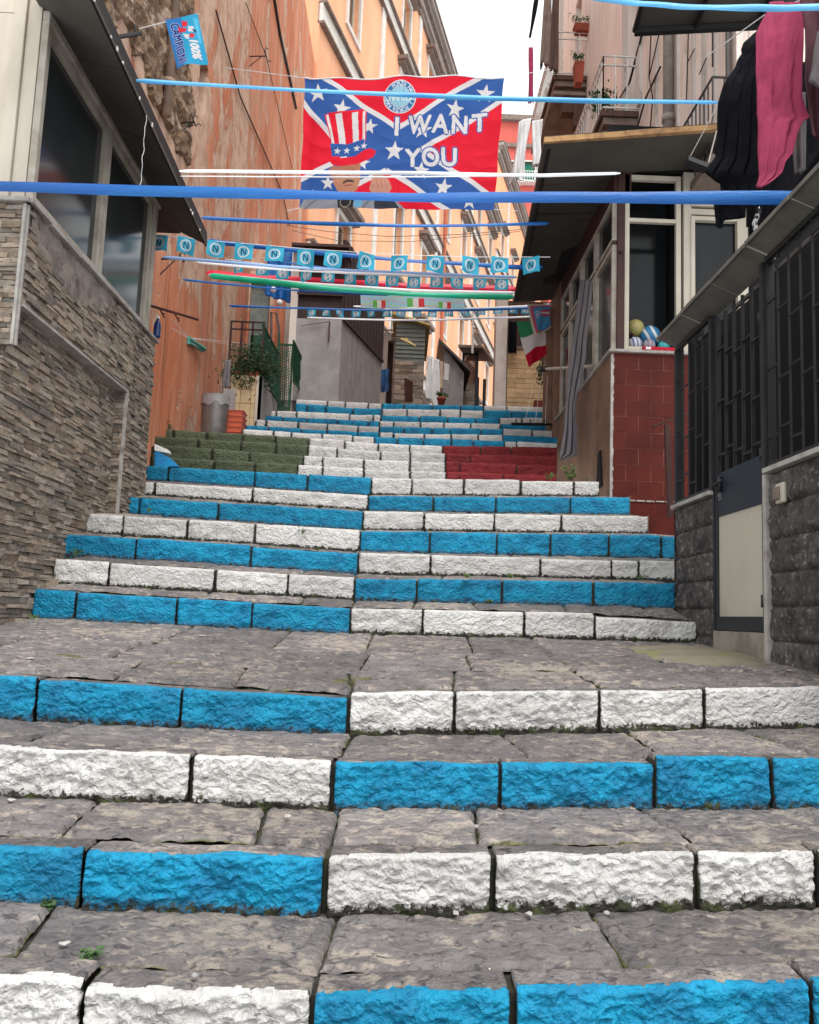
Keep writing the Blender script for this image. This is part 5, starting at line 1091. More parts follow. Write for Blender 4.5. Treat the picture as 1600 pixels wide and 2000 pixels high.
# black lamp hanging on wires under the roof
a, b_ = hY(1345, 303, 7.6), hY(1384, 318, 7.6); lb = thing('hanging_lamp', a, 'small black box lamp on a thin wire under the ochre rimmed roof', 'lamp')
mb = MB(); dv = (b_-a); nv_ = Vector((0, 0, -.05)); yv = Vector((0, .12, 0)); mb.hexa([a+nv_, b_+nv_, b_+nv_+yv, a+nv_+yv, a, b_, b_+yv, a+yv]); mb.build('box', M['black'], lb, bevel=.004)
mb = MB(); mb.tube(a.lerp(b_, .1), hY(1402, 205, 7.4), .004, 5); mb.tube(b_, hY(1400, 255, 7.9), .006, 5); mb.build('wire', M['alu2'], lb)
# ---------------------------------------------------------------- tall pale building with balconies (right, behind)
tb = thing('pale_pink_building', (3.6, 15, 2), 'tall pale pink building with stone balconies and pipes above the ochre rimmed roof', 'building')
TX = 3.6; TF = RF(TX); YA, YZ = 8.9, 20.4
def th(x, y, d=0): u, z = TF.hit(x, y, d); return u, z
dz1 = th(1200, 100)
ops = [(-13.6, -12.95, 8.55, 10.9), (-18.3, -17.6, 11.9, 14.4), (-18.3, -17.6, 7.4, 10.0), (-9.9, -9.3, 5.2, 7.2)]
mb = MB(); wall_open(mb, TF, -YZ, -YA, 3.0, 20, ops[:3], .3); mb.build('wall', M['pinkwall'], tb)
mb = MB(); u = -12.0
for k, x in enumerate((1280, 1322, 1352, 1372, 1395)):
    uu = TF.hit(x, 150, .03)[0]; w_ = (.05, .03, .03, .035, .03)[k]; mb.fb(TF, uu-w_, uu+w_, 4.5, 16, -.02, .03)
mb.build('wall_strip', M['whitewall'], tb)
uu = TF.hit(1306, 150, .1)[0]; mb = MB(); mb.tube(TF.p(uu, 4.5, .1), TF.p(uu, 16, .1), .075, 10)
for z in (5.5, 7.0, 8.5): mb.tube(TF.p(uu, z, .1), TF.p(uu, z+.1, .1), .092, 10)
mb.build('soil_pipe', mat('grey_brown_pipe', (.23, .19, .17), (.30, .26, .24), ns=4), tb, smooth=True)
uu = TF.hit(1423, 120, .05)[0]; mb = MB(); mb.tube(TF.p(uu, 4.5, .05), TF.p(uu, 14, .05), .035, 8); mb.build('grey_pipe', M['iron'], tb)
def tfp(x, y, d=.05): u, z = TF.hit(x, y, d); return TF.p(u, z, d)
for pts, r in (([(1272, 60), (1268, 150), (1275, 190), (1270, 258)], .012), ([(1260, 45), (1230, 160), (1212, 190)], .02), ([(1290, 55), (1268, 150)], .010), ([(1290, 130), (1262, 190), (1242, 258)], .016), ([(1357, 95), (1342, 124)], .008), ([(1380, 113), (1366, 145)], .008), ([(1345, 60), (1341, 200)], .010), ([(1392, 50), (1392, 130)], .010)):
    wire([tfp(x, y) for x, y in pts], r, 'black', 'cable', tb)
# balconies: (near Y, far Y, outer depth, z of slab top)
def balcony(nm, ya, yb, dep, zt, label, rail=1.0, pots=False):
    mb = MB(); 
    for k, (e, h0, h1) in enumerate(((0, -.10, 0), (.05, -.22, -.10), (.12, -.36, -.22), (.02, -.44, -.36))): mb.fb(TF, -yb+e, -ya-e, zt+h0, zt+h1, -.05, dep-e, k % 2)
    for y in (ya+.2, yb-.25): mb.fb(TF, -y-.12, -y+.12, zt-1.1, zt-.44, 0, dep*.35, 0); mb.fb(TF, -y-.12, -y+.12, zt-.8, zt-.44, dep*.35, dep*.7, 0)
    mb.build('balcony_slab', [M['wood'], M['cornice']], tb)
    mb = MB(); c = [TF.p(-ya, 0, .0), TF.p(-ya, 0, dep-.03), TF.p(-yb, 0, dep-.03), TF.p(-yb, 0, 0)]
    for p, q in zip(c, c[1:]):
        for z in (zt+.04, zt+rail-.16, zt+rail): mb.tube(p+Vector((0, 0, z)), q+Vector((0, 0, z)), .018, 5)
        n = max(3, int((q-p).length/.15))
        for k in range(n+1): r_ = p.lerp(q, k/n); mb.tube(r_+Vector((0, 0, zt)), r_+Vector((0, 0, zt+rail)), .012, 4)
    mb.build('balcony_rail', M['whiteiron'], tb)
balcony('b', 12.9, 15.2, .62, 8.35, '', .95); balcony('b', 16.9, 19.9, .75, 11.7, '', 1.0)
for (a, b_, c, d) in ops[:3]:
    f = window(tb, TF, a, b_, c, d, .07, mull=((a+b_)/2,), fm='whiteiron', gl='farglass', d0=-.2, d1=-.12, gd=-.17, name='balcony_door')
mb = MB(); mb.fb(TF, -12.94, -12.7, 8.4, 11.1, -.02, .05); mb.fb(TF, -13.85, -13.61, 8.4, 11.1, -.02, .05); mb.build('door_surround', M['whitewall'], tb)
# far cornice and white quoin strip at the far corner
mb = MB(); mb.fb(TF, -YZ-.02, -YZ+.5, 3, 20, -.05, .06); mb.build('corner_quoin', M['whitewall'], tb)
mb = MB(); q = TF.hit(1100, 240, .7)
mb.fb(TF, -YZ+.4, -YZ+2.0, 6.55, 6.62, 0, .55)
for k in range(7): mb.tube(TF.p(-YZ+.45+.25*k, 6.62, .52), TF.p(-YZ+.45+.25*k, 7.5, .52), .012, 4)
mb.tube(TF.p(-YZ+.4, 7.5, .52), TF.p(-YZ+2, 7.5, .52), .018, 5); mb.build('rust_rail', M['rust'], tb)
# ornate small balcony rail right
mb = MB(); a, b_ = TF.hit(1392, 150, .5), TF.hit(1322, 252, .5); ya, yb = -a[0], -b_[0]
zb3 = 4.9; zt3 = a[1]
for z in (zt3, zt3-.55): mb.tube(TF.p(-ya, z, .5), TF.p(-ya-1.4, z, .5), .014, 5); mb.tube(TF.p(-ya, z, 0), TF.p(-ya, z, .5), .014, 5)
for k in range(12): p = TF.p(-ya-1.4*k/11, zt3-.9, .5); mb.path([p, p+Vector((-.03, 0, .2)), p+Vector((0, 0, .45)), p+Vector((0, 0, .9))], .010, 4)
for k in range(4): p = TF.p(-ya, zt3-.9, .5*k/4); mb.path([p, p+Vector((0, -.03, .2)), p+Vector((0, 0, .45)), p+Vector((0, 0, .9))], .010, 4)
mb.build('ornate_rail', M['iron'], tb)
mb = MB(); mb.fb(TF, -ya-1.5, -ya+.05, zt3-1.0, zt3-.9, 0, .55); mb.build('ornate_slab', M['cornice'], tb)
# plants and pots on the balconies
q = TF.hit(1205, 135, .35); o_ = TF.p(-13.9, 8.36, .35); pp = thing('balcony_plants', o_, 'leafy pot plants behind the nearer white balcony rail', 'plant')
mb = MB(); mb.lathe((o_.x, o_.y-.3, 8.36), [(0,0),(.13,0),(.17,.22),(.19,.22),(.19,.25),(.15,.25),(0,.2)], 18); mb.lathe((o_.x+.1, o_.y+.3, 8.36), [(0,0),(.13,0),(.17,.22),(.19,.22),(.19,.25),(.15,.25),(0,.2)], 18); mb.build('pots', M['whiteiron'], pp, smooth=True)
mb = MB(); leaves(mb, (o_.x-.15, o_.y-.55, 8.75), (.20, .28, .22), 420, .045, seed=21, cl=14); leaves(mb, (o_.x+.15, o_.y+.1, 8.78), (.16, .25, .2), 300, .045, seed=22, cl=10); mb.build('foliage', M['leaf'], pp)
for (x0, y0, x1, y1, Y, lab) in ((1122, 120, 1142, 160, 15.6, 'red hanging flower box with a small plant under the farther balcony'), (1122, 46, 1155, 58, 16.8, 'long red flower box on the farther white balcony')):
    a, b_ = hY(x0, y1, Y), hY(x1, y0, Y); mb = MB(); mb.hexa([(a.x+.04, Y, a.z), (b_.x-.03, Y, a.z), (b_.x-.03, Y+.2, a.z), (a.x+.04, Y+.2, a.z), (a.x, Y-.03, b_.z), (b_.x, Y-.03, b_.z), (b_.x, Y+.23, b_.z), (a.x, Y+.23, b_.z)])
    o = mb.build('flower_box', M['terracotta'], bevel=.006); tag(o, lab, 'flower box'); mb = MB(); leaves(mb, ((a.x+b_.x)/2, Y+.05, b_.z+.10), ((b_.x-a.x)*.5, .1, .12), 120, .035, seed=int(x0)); mb.build('plant', M['leaf'], o)
mb = MB(); leaves(mb, hY(1072, 180, 18.5), (.12, .2, .14), 90, .045, seed=41); q = hY(1070, 250, 18.5); mb.path([q, q+Vector((.03, 0, .35)), q+Vector((-.1, 0, .6))], .012, 5); mb.path([q+Vector((.02, 0, .2)), q+Vector((.12, 0, .5))], .010, 5); tag(mb.build('ledge_plant', M['leaf']), 'straggly yellow green plant at the far corner of the pale pink building', 'plant')
# upper dark awning
uw = thing('dark_awning', (3, 8, 5.5), 'dark flat awning seen from below at the top above the washing', 'awning')
d, c = hY(1240, 57, 8.6), hY(1492, 44, 8.4); c = d+(c-d)*1.9; a = Vector((d.x-.16, 6.6, d.z+.05)); b_ = Vector((c.x, 6.4, c.z+.05)); mb = MB(); mb.hexa([a, b_, c, d]+[p+Vector((0, 0, .04)) for p in (a, b_, c, d)]); mb.build('sheet', M['soffit'], uw)
mb = MB(); mb.tube(d+Vector((0,0,-.03)), c+Vector((0,0,-.03)), .05, 6); mb.tube(a+Vector((.0,0,-.02)), d+Vector((0,0,-.02)), .03, 6)
for t_ in (.25, .5, .75): mb.tube(a.lerp(b_, t_)+Vector((0,0,-.03)), d.lerp(c, t_)+Vector((0,0,-.03)), .03, 6)
mb.build('frame', M['edge'], uw)
# washing and blankets hanging at the far corner of the pale building
hang('brown_blanket', hY(1078, -40, 16.3), hY(1092, -42, 15.9), 2.05, M['wood'], 'ragged dark brown blanket hanging at the far edge of the pale building', 'blanket', fold=.05, nf=2, rag=.3, seed=11)
hang('grey_brown_blanket', hY(1064, -35, 17.3), hY(1078, -38, 16.9), 2.0, M['cornice'], 'grey brown blanket hanging furthest left on the pale building', 'blanket', fold=.06, nf=2, rag=.3, seed=12)
mb = MB(); q = hY(1049, -10, 12)
hang('black_streamer', hY(1045, -10, 12.0), hY(1054, -10, 12.0), .72, M['cloth_black'], 'thin black rag dangling against the sky', 'rag', fold=.02, nf=1, rag=.05, n=(12, 30), seed=3, narrow=.4, sway=-.10)
hang('pink_streamer', hY(1033, 92, 12.0), hY(1041, 92, 12.0), .92, M['cloth_pink'], 'thin pink rag dangling against the sky below the black one', 'rag', fold=.02, nf=1, rag=.05, n=(12, 30), seed=4, narrow=-.3, sway=.02)
hang('white_net', hY(1016, 236, 11.6), hY(1036, 230, 11.6), .95, M['cloth_white'], 'crumpled white cloth hanging before the distant coral building', 'cloth', fold=.06, nf=2, rag=.1, n=(24, 30), seed=5, narrow=-.3, sway=-.1)
hang('white_strip', hY(1040, 236, 11.7), hY(1060, 232, 11.9), .72, M['cloth_white'], 'narrow white cloth right of the crumpled one near the roof corner', 'cloth', fold=.04, nf=2, rag=.1, n=(24, 30), seed=6, narrow=.2)
# ================================================================ PRINTED CLOTHS
def glyphs(body, shear=0, off=0, sp=1.0):
    cu = bpy.data.curves.new('lettering', 'FONT'); cu.body = body; cu.size = 1; cu.shear = shear; cu.offset = off; cu.align_x = 'CENTER'; cu.space_character = sp; cu.resolution_u = 4
    o = bpy.data.objects.new('lettering', cu); C.objects.link(o); bpy.context.view_layer.update()
    me = bpy.data.meshes.new_from_object(o.evaluated_get(bpy.context.evaluated_depsgraph_get())); me.calc_loop_triangles()
    V = np.array([v.co[:2] for v in me.vertices]).reshape(-1, 2); T = [tuple(t.vertices) for t in me.loop_triangles]
    bpy.data.objects.remove(o); bpy.data.curves.remove(cu); bpy.data.meshes.remove(me)
    if len(V): V = V - (V.min(0)+V.max(0))/2; h = V[:, 1].max()-V[:, 1].min(); V = V/h
    return V, T
class Cv:                         # flat colour print, x right, y down, in its own units
    def __init__(s, w, h, ss, bgc): s.w, s.h = w, h; s.nx, s.ny = int(w*ss), int(h*ss); s.ss = ss; s.a = np.zeros((s.ny, s.nx, 3)); s.a[:] = bgc; s.Y, s.X = np.mgrid[0:s.ny, 0:s.nx]; s.X = (s.X+.5)/ss; s.Y = (s.Y+.5)/ss
    def put(s, m, c): s.a[m] = c
    def poly(s, P, c, tri=False):
        P = np.array(P, float); x0, y0 = P.min(0); x1, y1 = P.max(0)
        i0, i1 = max(0, int(x0*s.ss)-1), min(s.nx, int(x1*s.ss)+2); j0, j1 = max(0, int(y0*s.ss)-1), min(s.ny, int(y1*s.ss)+2)
        if i0 >= i1 or j0 >= j1: return
        X, Y = s.X[j0:j1, i0:i1], s.Y[j0:j1, i0:i1]; ins = np.zeros(X.shape, bool)
        for (xa, ya), (xb, yb) in zip(P, np.roll(P, -1, 0)):
            if ya == yb: continue
            ins ^= ((ya > Y) != (yb > Y)) & (X < (xb-xa)*(Y-ya)/(yb-ya)+xa)
        s.a[j0:j1, i0:i1][ins] = c
    def disc(s, x, y, r, c, r2=None, sy=1): d = np.hypot(s.X-x, (s.Y-y)/sy); s.put((d < r) & (d >= (r2 or 0)), c)
    def star(s, x, y, r, c, rot=0): s.poly([(x+(r if k % 2 == 0 else r*.40)*math.sin(rot+k*math.pi/5), y-(r if k % 2 == 0 else r*.40)*math.cos(rot+k*math.pi/5)) for k in range(10)], c)
    def line(s, x0, y0, x1, y1, w, c):
        l = math.hypot(x1-x0, y1-y0); nx, ny = -(y1-y0)/l*w/2, (x1-x0)/l*w/2; s.poly([(x0+nx, y0+ny), (x1+nx, y1+ny), (x1-nx, y1-ny), (x0-nx, y0-ny)], c)
    def text(s, body, x, y, h, c, rot=0, shear=0, off=0, sx=1, sp=1.0, bold=0):
        V, T = glyphs(body, shear, off, sp); cr, sr = math.cos(rot), math.sin(rot)
        bs = [(0, 0)]+[(bold*math.cos(k*math.pi/4), bold*math.sin(k*math.pi/4)) for k in range(8)]*(bold > 0)
        P = np.stack([x+(V[:, 0]*h*sx)*cr+(V[:, 1]*h)*sr*1.0, y+(V[:, 0]*h*sx)*sr-(V[:, 1]*h)*cr], 1)
        for dx, dy in bs:
            for t in T: s.poly(P[list(t)]+np.array([dx, dy]), c)
def printed(name, cv, pos, mtl='print', parent=None, solid=0):
    nx, ny = cv.nx, cv.ny; V = []
    for j in range(ny+1):
        for i in range(nx+1): V.append(tuple(pos(i/nx, j/ny)))
    Fs = [(j*(nx+1)+i, (j+1)*(nx+1)+i, (j+1)*(nx+1)+i+1, j*(nx+1)+i+1) for j in range(ny) for i in range(nx)]
    o0 = ORG[parent.name] if parent else Vector((0, 0, 0))
    me = bpy.data.meshes.new(name); me.from_pydata((np.array(V)-np.array(o0)).tolist(), [], Fs); me.materials.append(M[mtl]); me.polygons.foreach_set('use_smooth', [True]*len(Fs))
    A = np.pad(cv.a, ((0, 1), (0, 1), (0, 0)), 'edge'); arr = np.ones(((nx+1)*(ny+1), 4), np.float32); arr[:, :3] = A.reshape(-1, 3)
    at = me.color_attributes.new('print', 'FLOAT_COLOR', 'POINT'); at.data.foreach_set('color', arr.ravel()); me.update()
    o = bpy.data.objects.new(name, me); C.objects.link(o)
    if parent: o.parent = parent; ORG[o.name] = o0
    return o
cR, cB, cW, cL = (.76, .006, .030), (.030, .105, .37), (.72, .70, .72), (.30, .55, .75)
# ---- the large banner across the alley (units: photo pixels of its upright picture, 400 x 262)
cv = Cv(400, 262, 1.15, cR)
blu = [(36, -4), (190, 103), (356, -4), (404, -4), (404, 40), (243, 148), (404, 240), (404, 266), (308, 266), (174, 186), (28, 266), (-4, 266), (-4, 207), (92, 158), (-4, 44), (-4, -4)]
cv.poly(blu, cB)
for p_, q_ in ((0, 1), (1, 2), (4, 5), (5, 6), (8, 9), (9, 10), (12, 13), (13, 14)): cv.line(*blu[p_], *blu[q_], 9.5, cW)
for (x, y, r, ro) in ((27, 29, 21, -.05), (78, 62, 19, .1), (135, 98, 17, .2), (188, 148, 21, .0), (243, 108, 19, .1), (305, 64, 19, .1), (365, 30, 20, .1), (243, 188, 18, .1), (292, 218, 19, .1), (348, 246, 17, 0), (125, 172, 17, .2), (55, 212, 15, 0), (25, 236, 12, 0)): cv.star(x, y, r, cW, ro)
# round emblem
cv.disc(193, 41, 33, cW); cv.disc(193, 41, 31, (.035, .16, .36)); cv.disc(193, 41, 21.5, cW); cv.disc(193, 41, 20.5, (.16, .42, .58))
for k in range(9): cv.put((np.abs(cv.X-(179+k*3.5)) < .6) & (np.hypot(cv.X-193, cv.Y-41) < 20), (.42, .66, .76))
cv.text('NAPOLI', 193, 42, 14, (.60, .76, .80), sx=.62, bold=.5)
ring = 'FORZA NAPOLI FORZA NAPOLI '
for k, ch in enumerate(ring):
    if ch == ' ': continue
    a = -.62+k*2*math.pi/len(ring); cv.text(ch, 193+26.3*math.sin(a), 41-26.3*math.cos(a), 7.6, (.62, .74, .84), rot=a, bold=.25)
# tall striped hat
cv.poly([(44, 76), (52, 72), (120, 60), (129, 66), (127, 140), (62, 146)], cR)
for xa, xb, dx in ((47, 52, 14), (66, 79, 9), (99, 111, 3), (121, 126, 0)): cv.poly([(xa, 76-(xa-47)*.14), (xb, 75-(xb-47)*.14), (xb+dx, 138-(xb-47)*.06), (xa+dx, 139-(xa-47)*.06)], cW)
cv.poly([(56, 132), (90, 132), (124, 122), (130, 142), (110, 156), (62, 158)], cB)
for x, y in ((72, 147), (91, 145), (111, 141), (125, 137)): cv.star(x, y, 7.5, cW)
cv.poly([(60, 160), (80, 160), (110, 157), (128, 145), (140, 143), (152, 150), (146, 162), (118, 174), (85, 178), (64, 175), (58, 168)], cR)
# plain printed head, hand and jacket (a generic man)
sk, sk2 = (.52, .24, .15), (.42, .17, .11)
cv.poly([(62, 178), (120, 174), (122, 205), (116, 228), (96, 238), (78, 232), (66, 212)], sk); cv.poly([(56, 184), (62, 182), (64, 206), (59, 202)], sk2); cv.poly([(66, 180), (72, 178), (74, 200), (68, 206)], sk2)
cv.poly([(62, 178), (122, 174), (122, 186), (62, 190)], sk2)
for x in (84, 106): cv.disc(x, 188, 2.2, (.10, .05, .04))
cv.poly([(94, 184), (98, 184), (100, 202), (90, 203)], sk2); cv.poly([(86, 210), (95, 206), (107, 209), (109, 214), (96, 211), (85, 215)], (.06, .05, .05)); cv.line(89, 218, 105, 218, 2, (.35, .06, .05))
cv.poly([(140, 226), (146, 200), (156, 188), (166, 196), (178, 204), (186, 222), (180, 234), (150, 236)], (.56, .27, .20))
for k in range(3): cv.line(152+9*k, 200+3*k, 158+9*k, 222, 1.4, sk2)
cv.poly([(0, 262), (8, 244), (50, 236), (74, 240), (120, 240), (150, 236), (190, 240), (215, 262)], (.26, .27, .32)); cv.poly([(76, 240), (112, 240), (110, 262), (80, 262)], (.02, .02, .025)); cv.disc(94, 251, 11, (.35, .3, .22), 9.5); cv.disc(120, 252, 9, (.14, .40, .62)); cv.poly([(152, 238), (188, 240), (205, 262), (154, 262)], (.03, .035, .05)); cv.line(10, 262, 40, 240, 3, (.15, .16, .2)); cv.line(130, 262, 148, 240, 3, (.12, .13, .17))
# lettering, white with a blue outline
def otext(t_, x, y, h, rot, sx=1.0, sp=1.1):
    cv.text(t_, x, y, h, cB, rot=rot, sx=sx, sp=sp, bold=4.0); cv.text(t_, x, y, h, cW, rot=rot, sx=sx, sp=sp, bold=1.5)
otext('I', 190, 99, 34, .06); otext('W', 235, 96, 34, .0, .84); otext('A', 277, 95, 34, -.02, .95); otext('N', 316, 93, 34, -.05, .92); otext('T', 356, 88, 34, -.09)
otext('Y', 226, 163, 34, .02); otext('O', 262, 161, 34, .0, .92); otext('U', 300, 158, 34, -.04)
YB_ = 10.2; P00, P10, P11, P01 = hY(595, 152, YB_), hY(985, 152, YB_), hY(966, 409, YB_), hY(585, 406, YB_)
def bpos(u, v):
    p = P00*(1-u)*(1-v)+P10*u*(1-v)+P11*u*v+P01*(1-u)*v
    wv = .012*abs(noise.noise(Vector((u*5+v*2, v*7-u*3, 3))))*2+.030*math.sin(u*7+v*1.5)+.016*math.sin(u*23+v*5)+.010*noise.noise(Vector((u*9, v*6, 0)))+ .03*noise.noise(Vector((u*3, v*3, 8))) + .02*math.exp(-((u-.03)/.03)**2)
    return p+Vector((.006*math.sin(v*17)*(u < .5)-.006*math.sin(v*15)*(u >= .5), wv, .006*math.sin(u*18)*(1-v)+.008*math.sin(u*7+1)*v))
bn = thing('fan_banner', P00.lerp(P10, .5), 'large red and blue starred banner reading I WANT YOU with a striped top hat', 'banner')
printed('printed_cloth', cv, bpos, parent=bn)
mb = MB(); mb.path([bpos(i/20, 0)+Vector((0, 0, .008)) for i in range(21)], .008, 5); mb.build('top_rope', M['rib_white'], bn)
for p_, q_ in ((hY(440, 132, 10.4), P00), (P10, hY(1075, 135, 10.4)), (P01, hY(560, 412, 10.2)), (P11, hY(1010, 412, 10.2))):
    mb = MB(); mb.tube(p_, q_, .004, 4); mb.build('tie', M['rib_white'], bn)
# ---- N flags
def nflag(mirror=False, c=(.05, .45, .66), dark=(.02, .13, .22)):
    cv = Cv(40, 36, 1.3, c); cv.disc(20, 18, 13.0, cW, 10.2)
    P = [(14.5, 25), (14.5, 11), (18.2, 11), (23, 19.5), (23, 11), (26, 11), (26, 25), (22.6, 25), (17.5, 16), (17.5, 25)]
    cv.disc(20, 18, 10.3, (.16, .52, .72)); 
    if mirror: P = [(40-(20+(x-20)*1.25), 18+(y-18)*1.15) for x, y in P]; cv.disc(20, 18, 10.3, (.045, .36, .58))
    Pd = [(x, y) for x, y in P]; cv.poly([(20+(x-20)*1.08, 18+(y-18)*1.04) for x, y in Pd], dark if not mirror else cW); return cv
def flagset(name, cvx, pts, Y, w_, h_, label, cat, group, sd, ends={}):
    base = []; W_ = 'first second third fourth fifth sixth seventh eighth ninth tenth eleventh twelfth thirteenth fourteenth fifteenth'.split()
    lab = lambda k: label % W_[k]
    for s_ in range(4):
        def pos(u, v, s_=s_): return Vector(((u-.5)*w_*(1-.0*v), .026*math.sin(u*4.5+s_*1.7+v*1.8)*(.3+v)+.01*v*math.sin(s_*2.1), -v*h_+.005*math.sin(u*9+s_)*v))
        base.append(printed(name, cvx, pos)); tag(base[-1], ends.get(s_) or lab(s_), cat, group)
    for k, (x, y) in enumerate(pts):
        s_ = k % 4; o = base[s_] if k < 4 else base[s_].copy()
        if k >= 4: C.objects.link(o)
        pass
        o['label'] = label
        o['label'] = ends.get(k) or lab(k)
        o.location = hY(x, y, Y(x)); rr = random.Random(sd+k); o.rotation_euler = (rr.uniform(-.05, .12), R(2.2)*.6+rr.uniform(-.04, .05), rr.uniform(-.5, .5)); o.scale = (rr.uniform(.95, 1.04), 1, rr.uniform(.96, 1.03))
px_m = lambda Y: Y/F
Y1 = lambda x: 8.9+.0*x
flagset('n_flag', nflag(), [(x, y-16) for x, y in ((312, 474), (365, 480), (423, 487), (478, 492), (538, 497), (598, 503), (652, 507), (717, 510), (781, 515), (852, 516), (920, 518), (977, 518), (1037, 518))], Y1, 36*px_m(8.9), 34*px_m(8.9), '%s sky blue N flag from the left on the nearest string', 'flag', 'flags on the nearest string', 10, {0: 'leftmost N flag of the nearest string, half under the dark eave', 1: 'second N flag from the left, cut by the dark eave', 12: 'N flag at the right end, shaded under the dark awning', 11: 'last N flag before the shaded one at the right end of its string', 2: 'N flag just right of the tip of the dark eave'})
flagset('n_flag', nflag(True), [(x, y-11) for x, y in ((467, 522), (512, 527), (553, 533), (600, 537), (642, 541), (684, 545), (727, 547), (767, 548), (809, 551), (853, 551), (893, 552), (938, 553), (981, 554))], lambda x: 11.6, 27*px_m(11.6), 24*px_m(11.6), '%s mirrored N flag from the left on the middle string', 'flag', 'flags on the middle string', 40, {0: 'leftmost mirrored N flag of the middle string, before the terracotta wall', 12: 'rightmost mirrored N flag of the middle string, by the awning edge'})
flagset('n_flag', nflag(True), [(x, y-7) for x, y in ((609, 611), (637, 611), (664, 612), (696, 613), (725, 613), (755, 613), (785, 613), (815, 613), (845, 614), (877, 612), (908, 610), (940, 609), (973, 607), (1003, 606), (1028, 606))], lambda x: 13.2, 18*px_m(13.2), 14*px_m(13.2), '%s tiny N flag from the left on the farthest, lowest string', 'flag', 'flags on the farthest string', 70, {0: 'leftmost tiny N flag of the farthest, lowest string', 14: 'rightmost tiny N flag of the lowest string, beside the pennant'})
# ---- ribbons
def ribbon(name, pts, w_, mt, label, Ys, sag=.03, turn=0, fold=.3, cat='ribbon', group=None, seed=0, r_=None):
    P = [hY(x, y, Y) for (x, y), Y in zip(pts, Ys)]; n = 70; mb = MB(); ns = 6
    seg = [(P[i+1]-P[i]).length for i in range(len(P)-1)]; tot = sum(seg)
    def at(t_):
        d = t_*tot
        for i, l in enumerate(seg):
            if d <= l or i == len(seg)-1: return P[i].lerp(P[i+1], min(1, d/l))+Vector((0, 0, -sag*4*t_*(1-t_)))
            d -= l
    tg = (P[-1]-P[0]).normalized(); upv = Vector((0, 0, 1)); sd = tg.cross(upv).normalized()
    ring = []
    for i in range(n+1):
        t_ = i/n; c = at(t_)+Vector((0, .004*noise.noise(Vector((t_*8, seed, 0))), .005*noise.noise(Vector((t_*6, seed, 4))))); a = turn*t_*math.pi+.5*noise.noise(Vector((t_*4, seed, 7)))+.3*math.sin(t_*7+seed)
        ww = w_*(1+.12*noise.noise(Vector((t_*7, seed, 2))))*min(1, .45+45*min(t_, 1-t_)); row = []
        for j in range(ns+1):
            q = (j/ns-.5); e = upv*(math.cos(a)*q*ww)+sd*(math.sin(a)*q*ww)+(sd*math.cos(a)-upv*math.sin(a))*(-fold*ww*(q*q*4-1)*.5); row.append(c+e)
        mb.v += [tuple(p) for p in row]
    for i in range(n):
        for j in range(ns): q = i*(ns+1)+j; mb.face((q, q+1, q+ns+2, q+ns+1))
    o = mb.build(name, M[mt], smooth=True, recalc=False); return tag(o, label, cat, group)
pm = lambda p, Y: p*Y/F
ribbon('satin_ribbon', [(-90, 360), (0, 364), (800, 384), (1585, 386)], pm(25, 4.6), 'rib_blue', 'broad blue ribbon nearest the viewer, crossing the whole picture', (5.3, 5.2, 4.7, 4.28), fold=.22, seed=1, sag=.004)
ribbon('satin_ribbon', [(1150, -8), (1240, -2), (1430, 3), (1640, 12)], pm(15, 3.4), 'rib_sky', 'pale sky blue ribbon across the top right corner over the pink towel', (3.6, 3.5, 3.4, 3.3), seed=2)
ribbon('satin_ribbon', [(266, 157), (700, 175), (1100, 190), (1402, 200)], pm(10.5, 6.4), 'rib_sky', 'sky blue ribbon crossing over the top of the printed banner', (5.9, 6.1, 6.4, 6.6), seed=3, turn=.0, fold=.5)
ribbon('satin_ribbon', [(350, 334), (800, 337), (1060, 342), (1212, 338)], pm(8, 7.6), 'rib_white', 'white ribbon crossing the chin height of the printed banner', (7.1, 7.4, 7.8, 8.1), seed=4, sag=.004)
ribbon('satin_ribbon', [(352, 344), (700, 345), (1050, 343)], pm(3, 7.6), 'rib_white', 'thin white ribbon just below the other white one on the banner', (7.15, 7.5, 7.8), seed=5, sag=.004)
ribbon('satin_ribbon', [(393, 425), (560, 430), (800, 436), (1072, 436)], pm(8, 8.4), 'rib_blue', 'narrow blue ribbon just below the printed banner', (8.35, 8.5, 8.8, 9.3), seed=6)
ribbon('satin_ribbon', [(404, 470), (560, 484), (800, 504), (1000, 519), (1060, 522)], pm(9.5, 8.95), 'rib_blue', 'blue ribbon behind the nearest string of N flags', (8.95, 9.0, 9.1, 9.3, 9.5), seed=7)
wire([hY(300, 458, 8.9), hY(423, 471, 8.9), hY(598, 486, 8.9), hY(781, 498, 8.9), hY(920, 502, 8.9), hY(1060, 502, 8.9), hY(1075, 502, 8.9)], .004, 'rib_white', 'flag_string'); tag(bpy.data.objects['flag_string'], 'pale string holding the nearest row of N flags', 'string')
o = wire([hY(440, 506, 11.6), hY(600, 526, 11.6), hY(809, 540, 11.6), hY(1010, 543, 11.6)], .006, 'rib_white', 'flag_string'); tag(o, 'pale string holding the middle row of mirrored N flags', 'string')
o = wire([hY(560, 600, 13.2), hY(725, 606, 13.2), hY(845, 607, 13.2), hY(1050, 598, 13.2)], .006, 'rib_white', 'flag_string'); tag(o, 'pale string holding the farthest row of tiny flags', 'string')
ribbon('satin_ribbon', [(318, 502), (420, 508), (560, 517), (800, 529), (1010, 541)], pm(6, 10.5), 'rib_pale', 'pale shiny ribbon starting at the iron bracket under the eave', (9.4, 9.8, 10.4, 11, 11.2), seed=8)
ribbon('satin_ribbon', [(385, 512), (560, 524), (800, 534), (1010, 542)], pm(6, 11), 'rib_white', 'white ribbon just above the middle row of flags', (11.2, 11.3, 11.4, 11.4), seed=9)
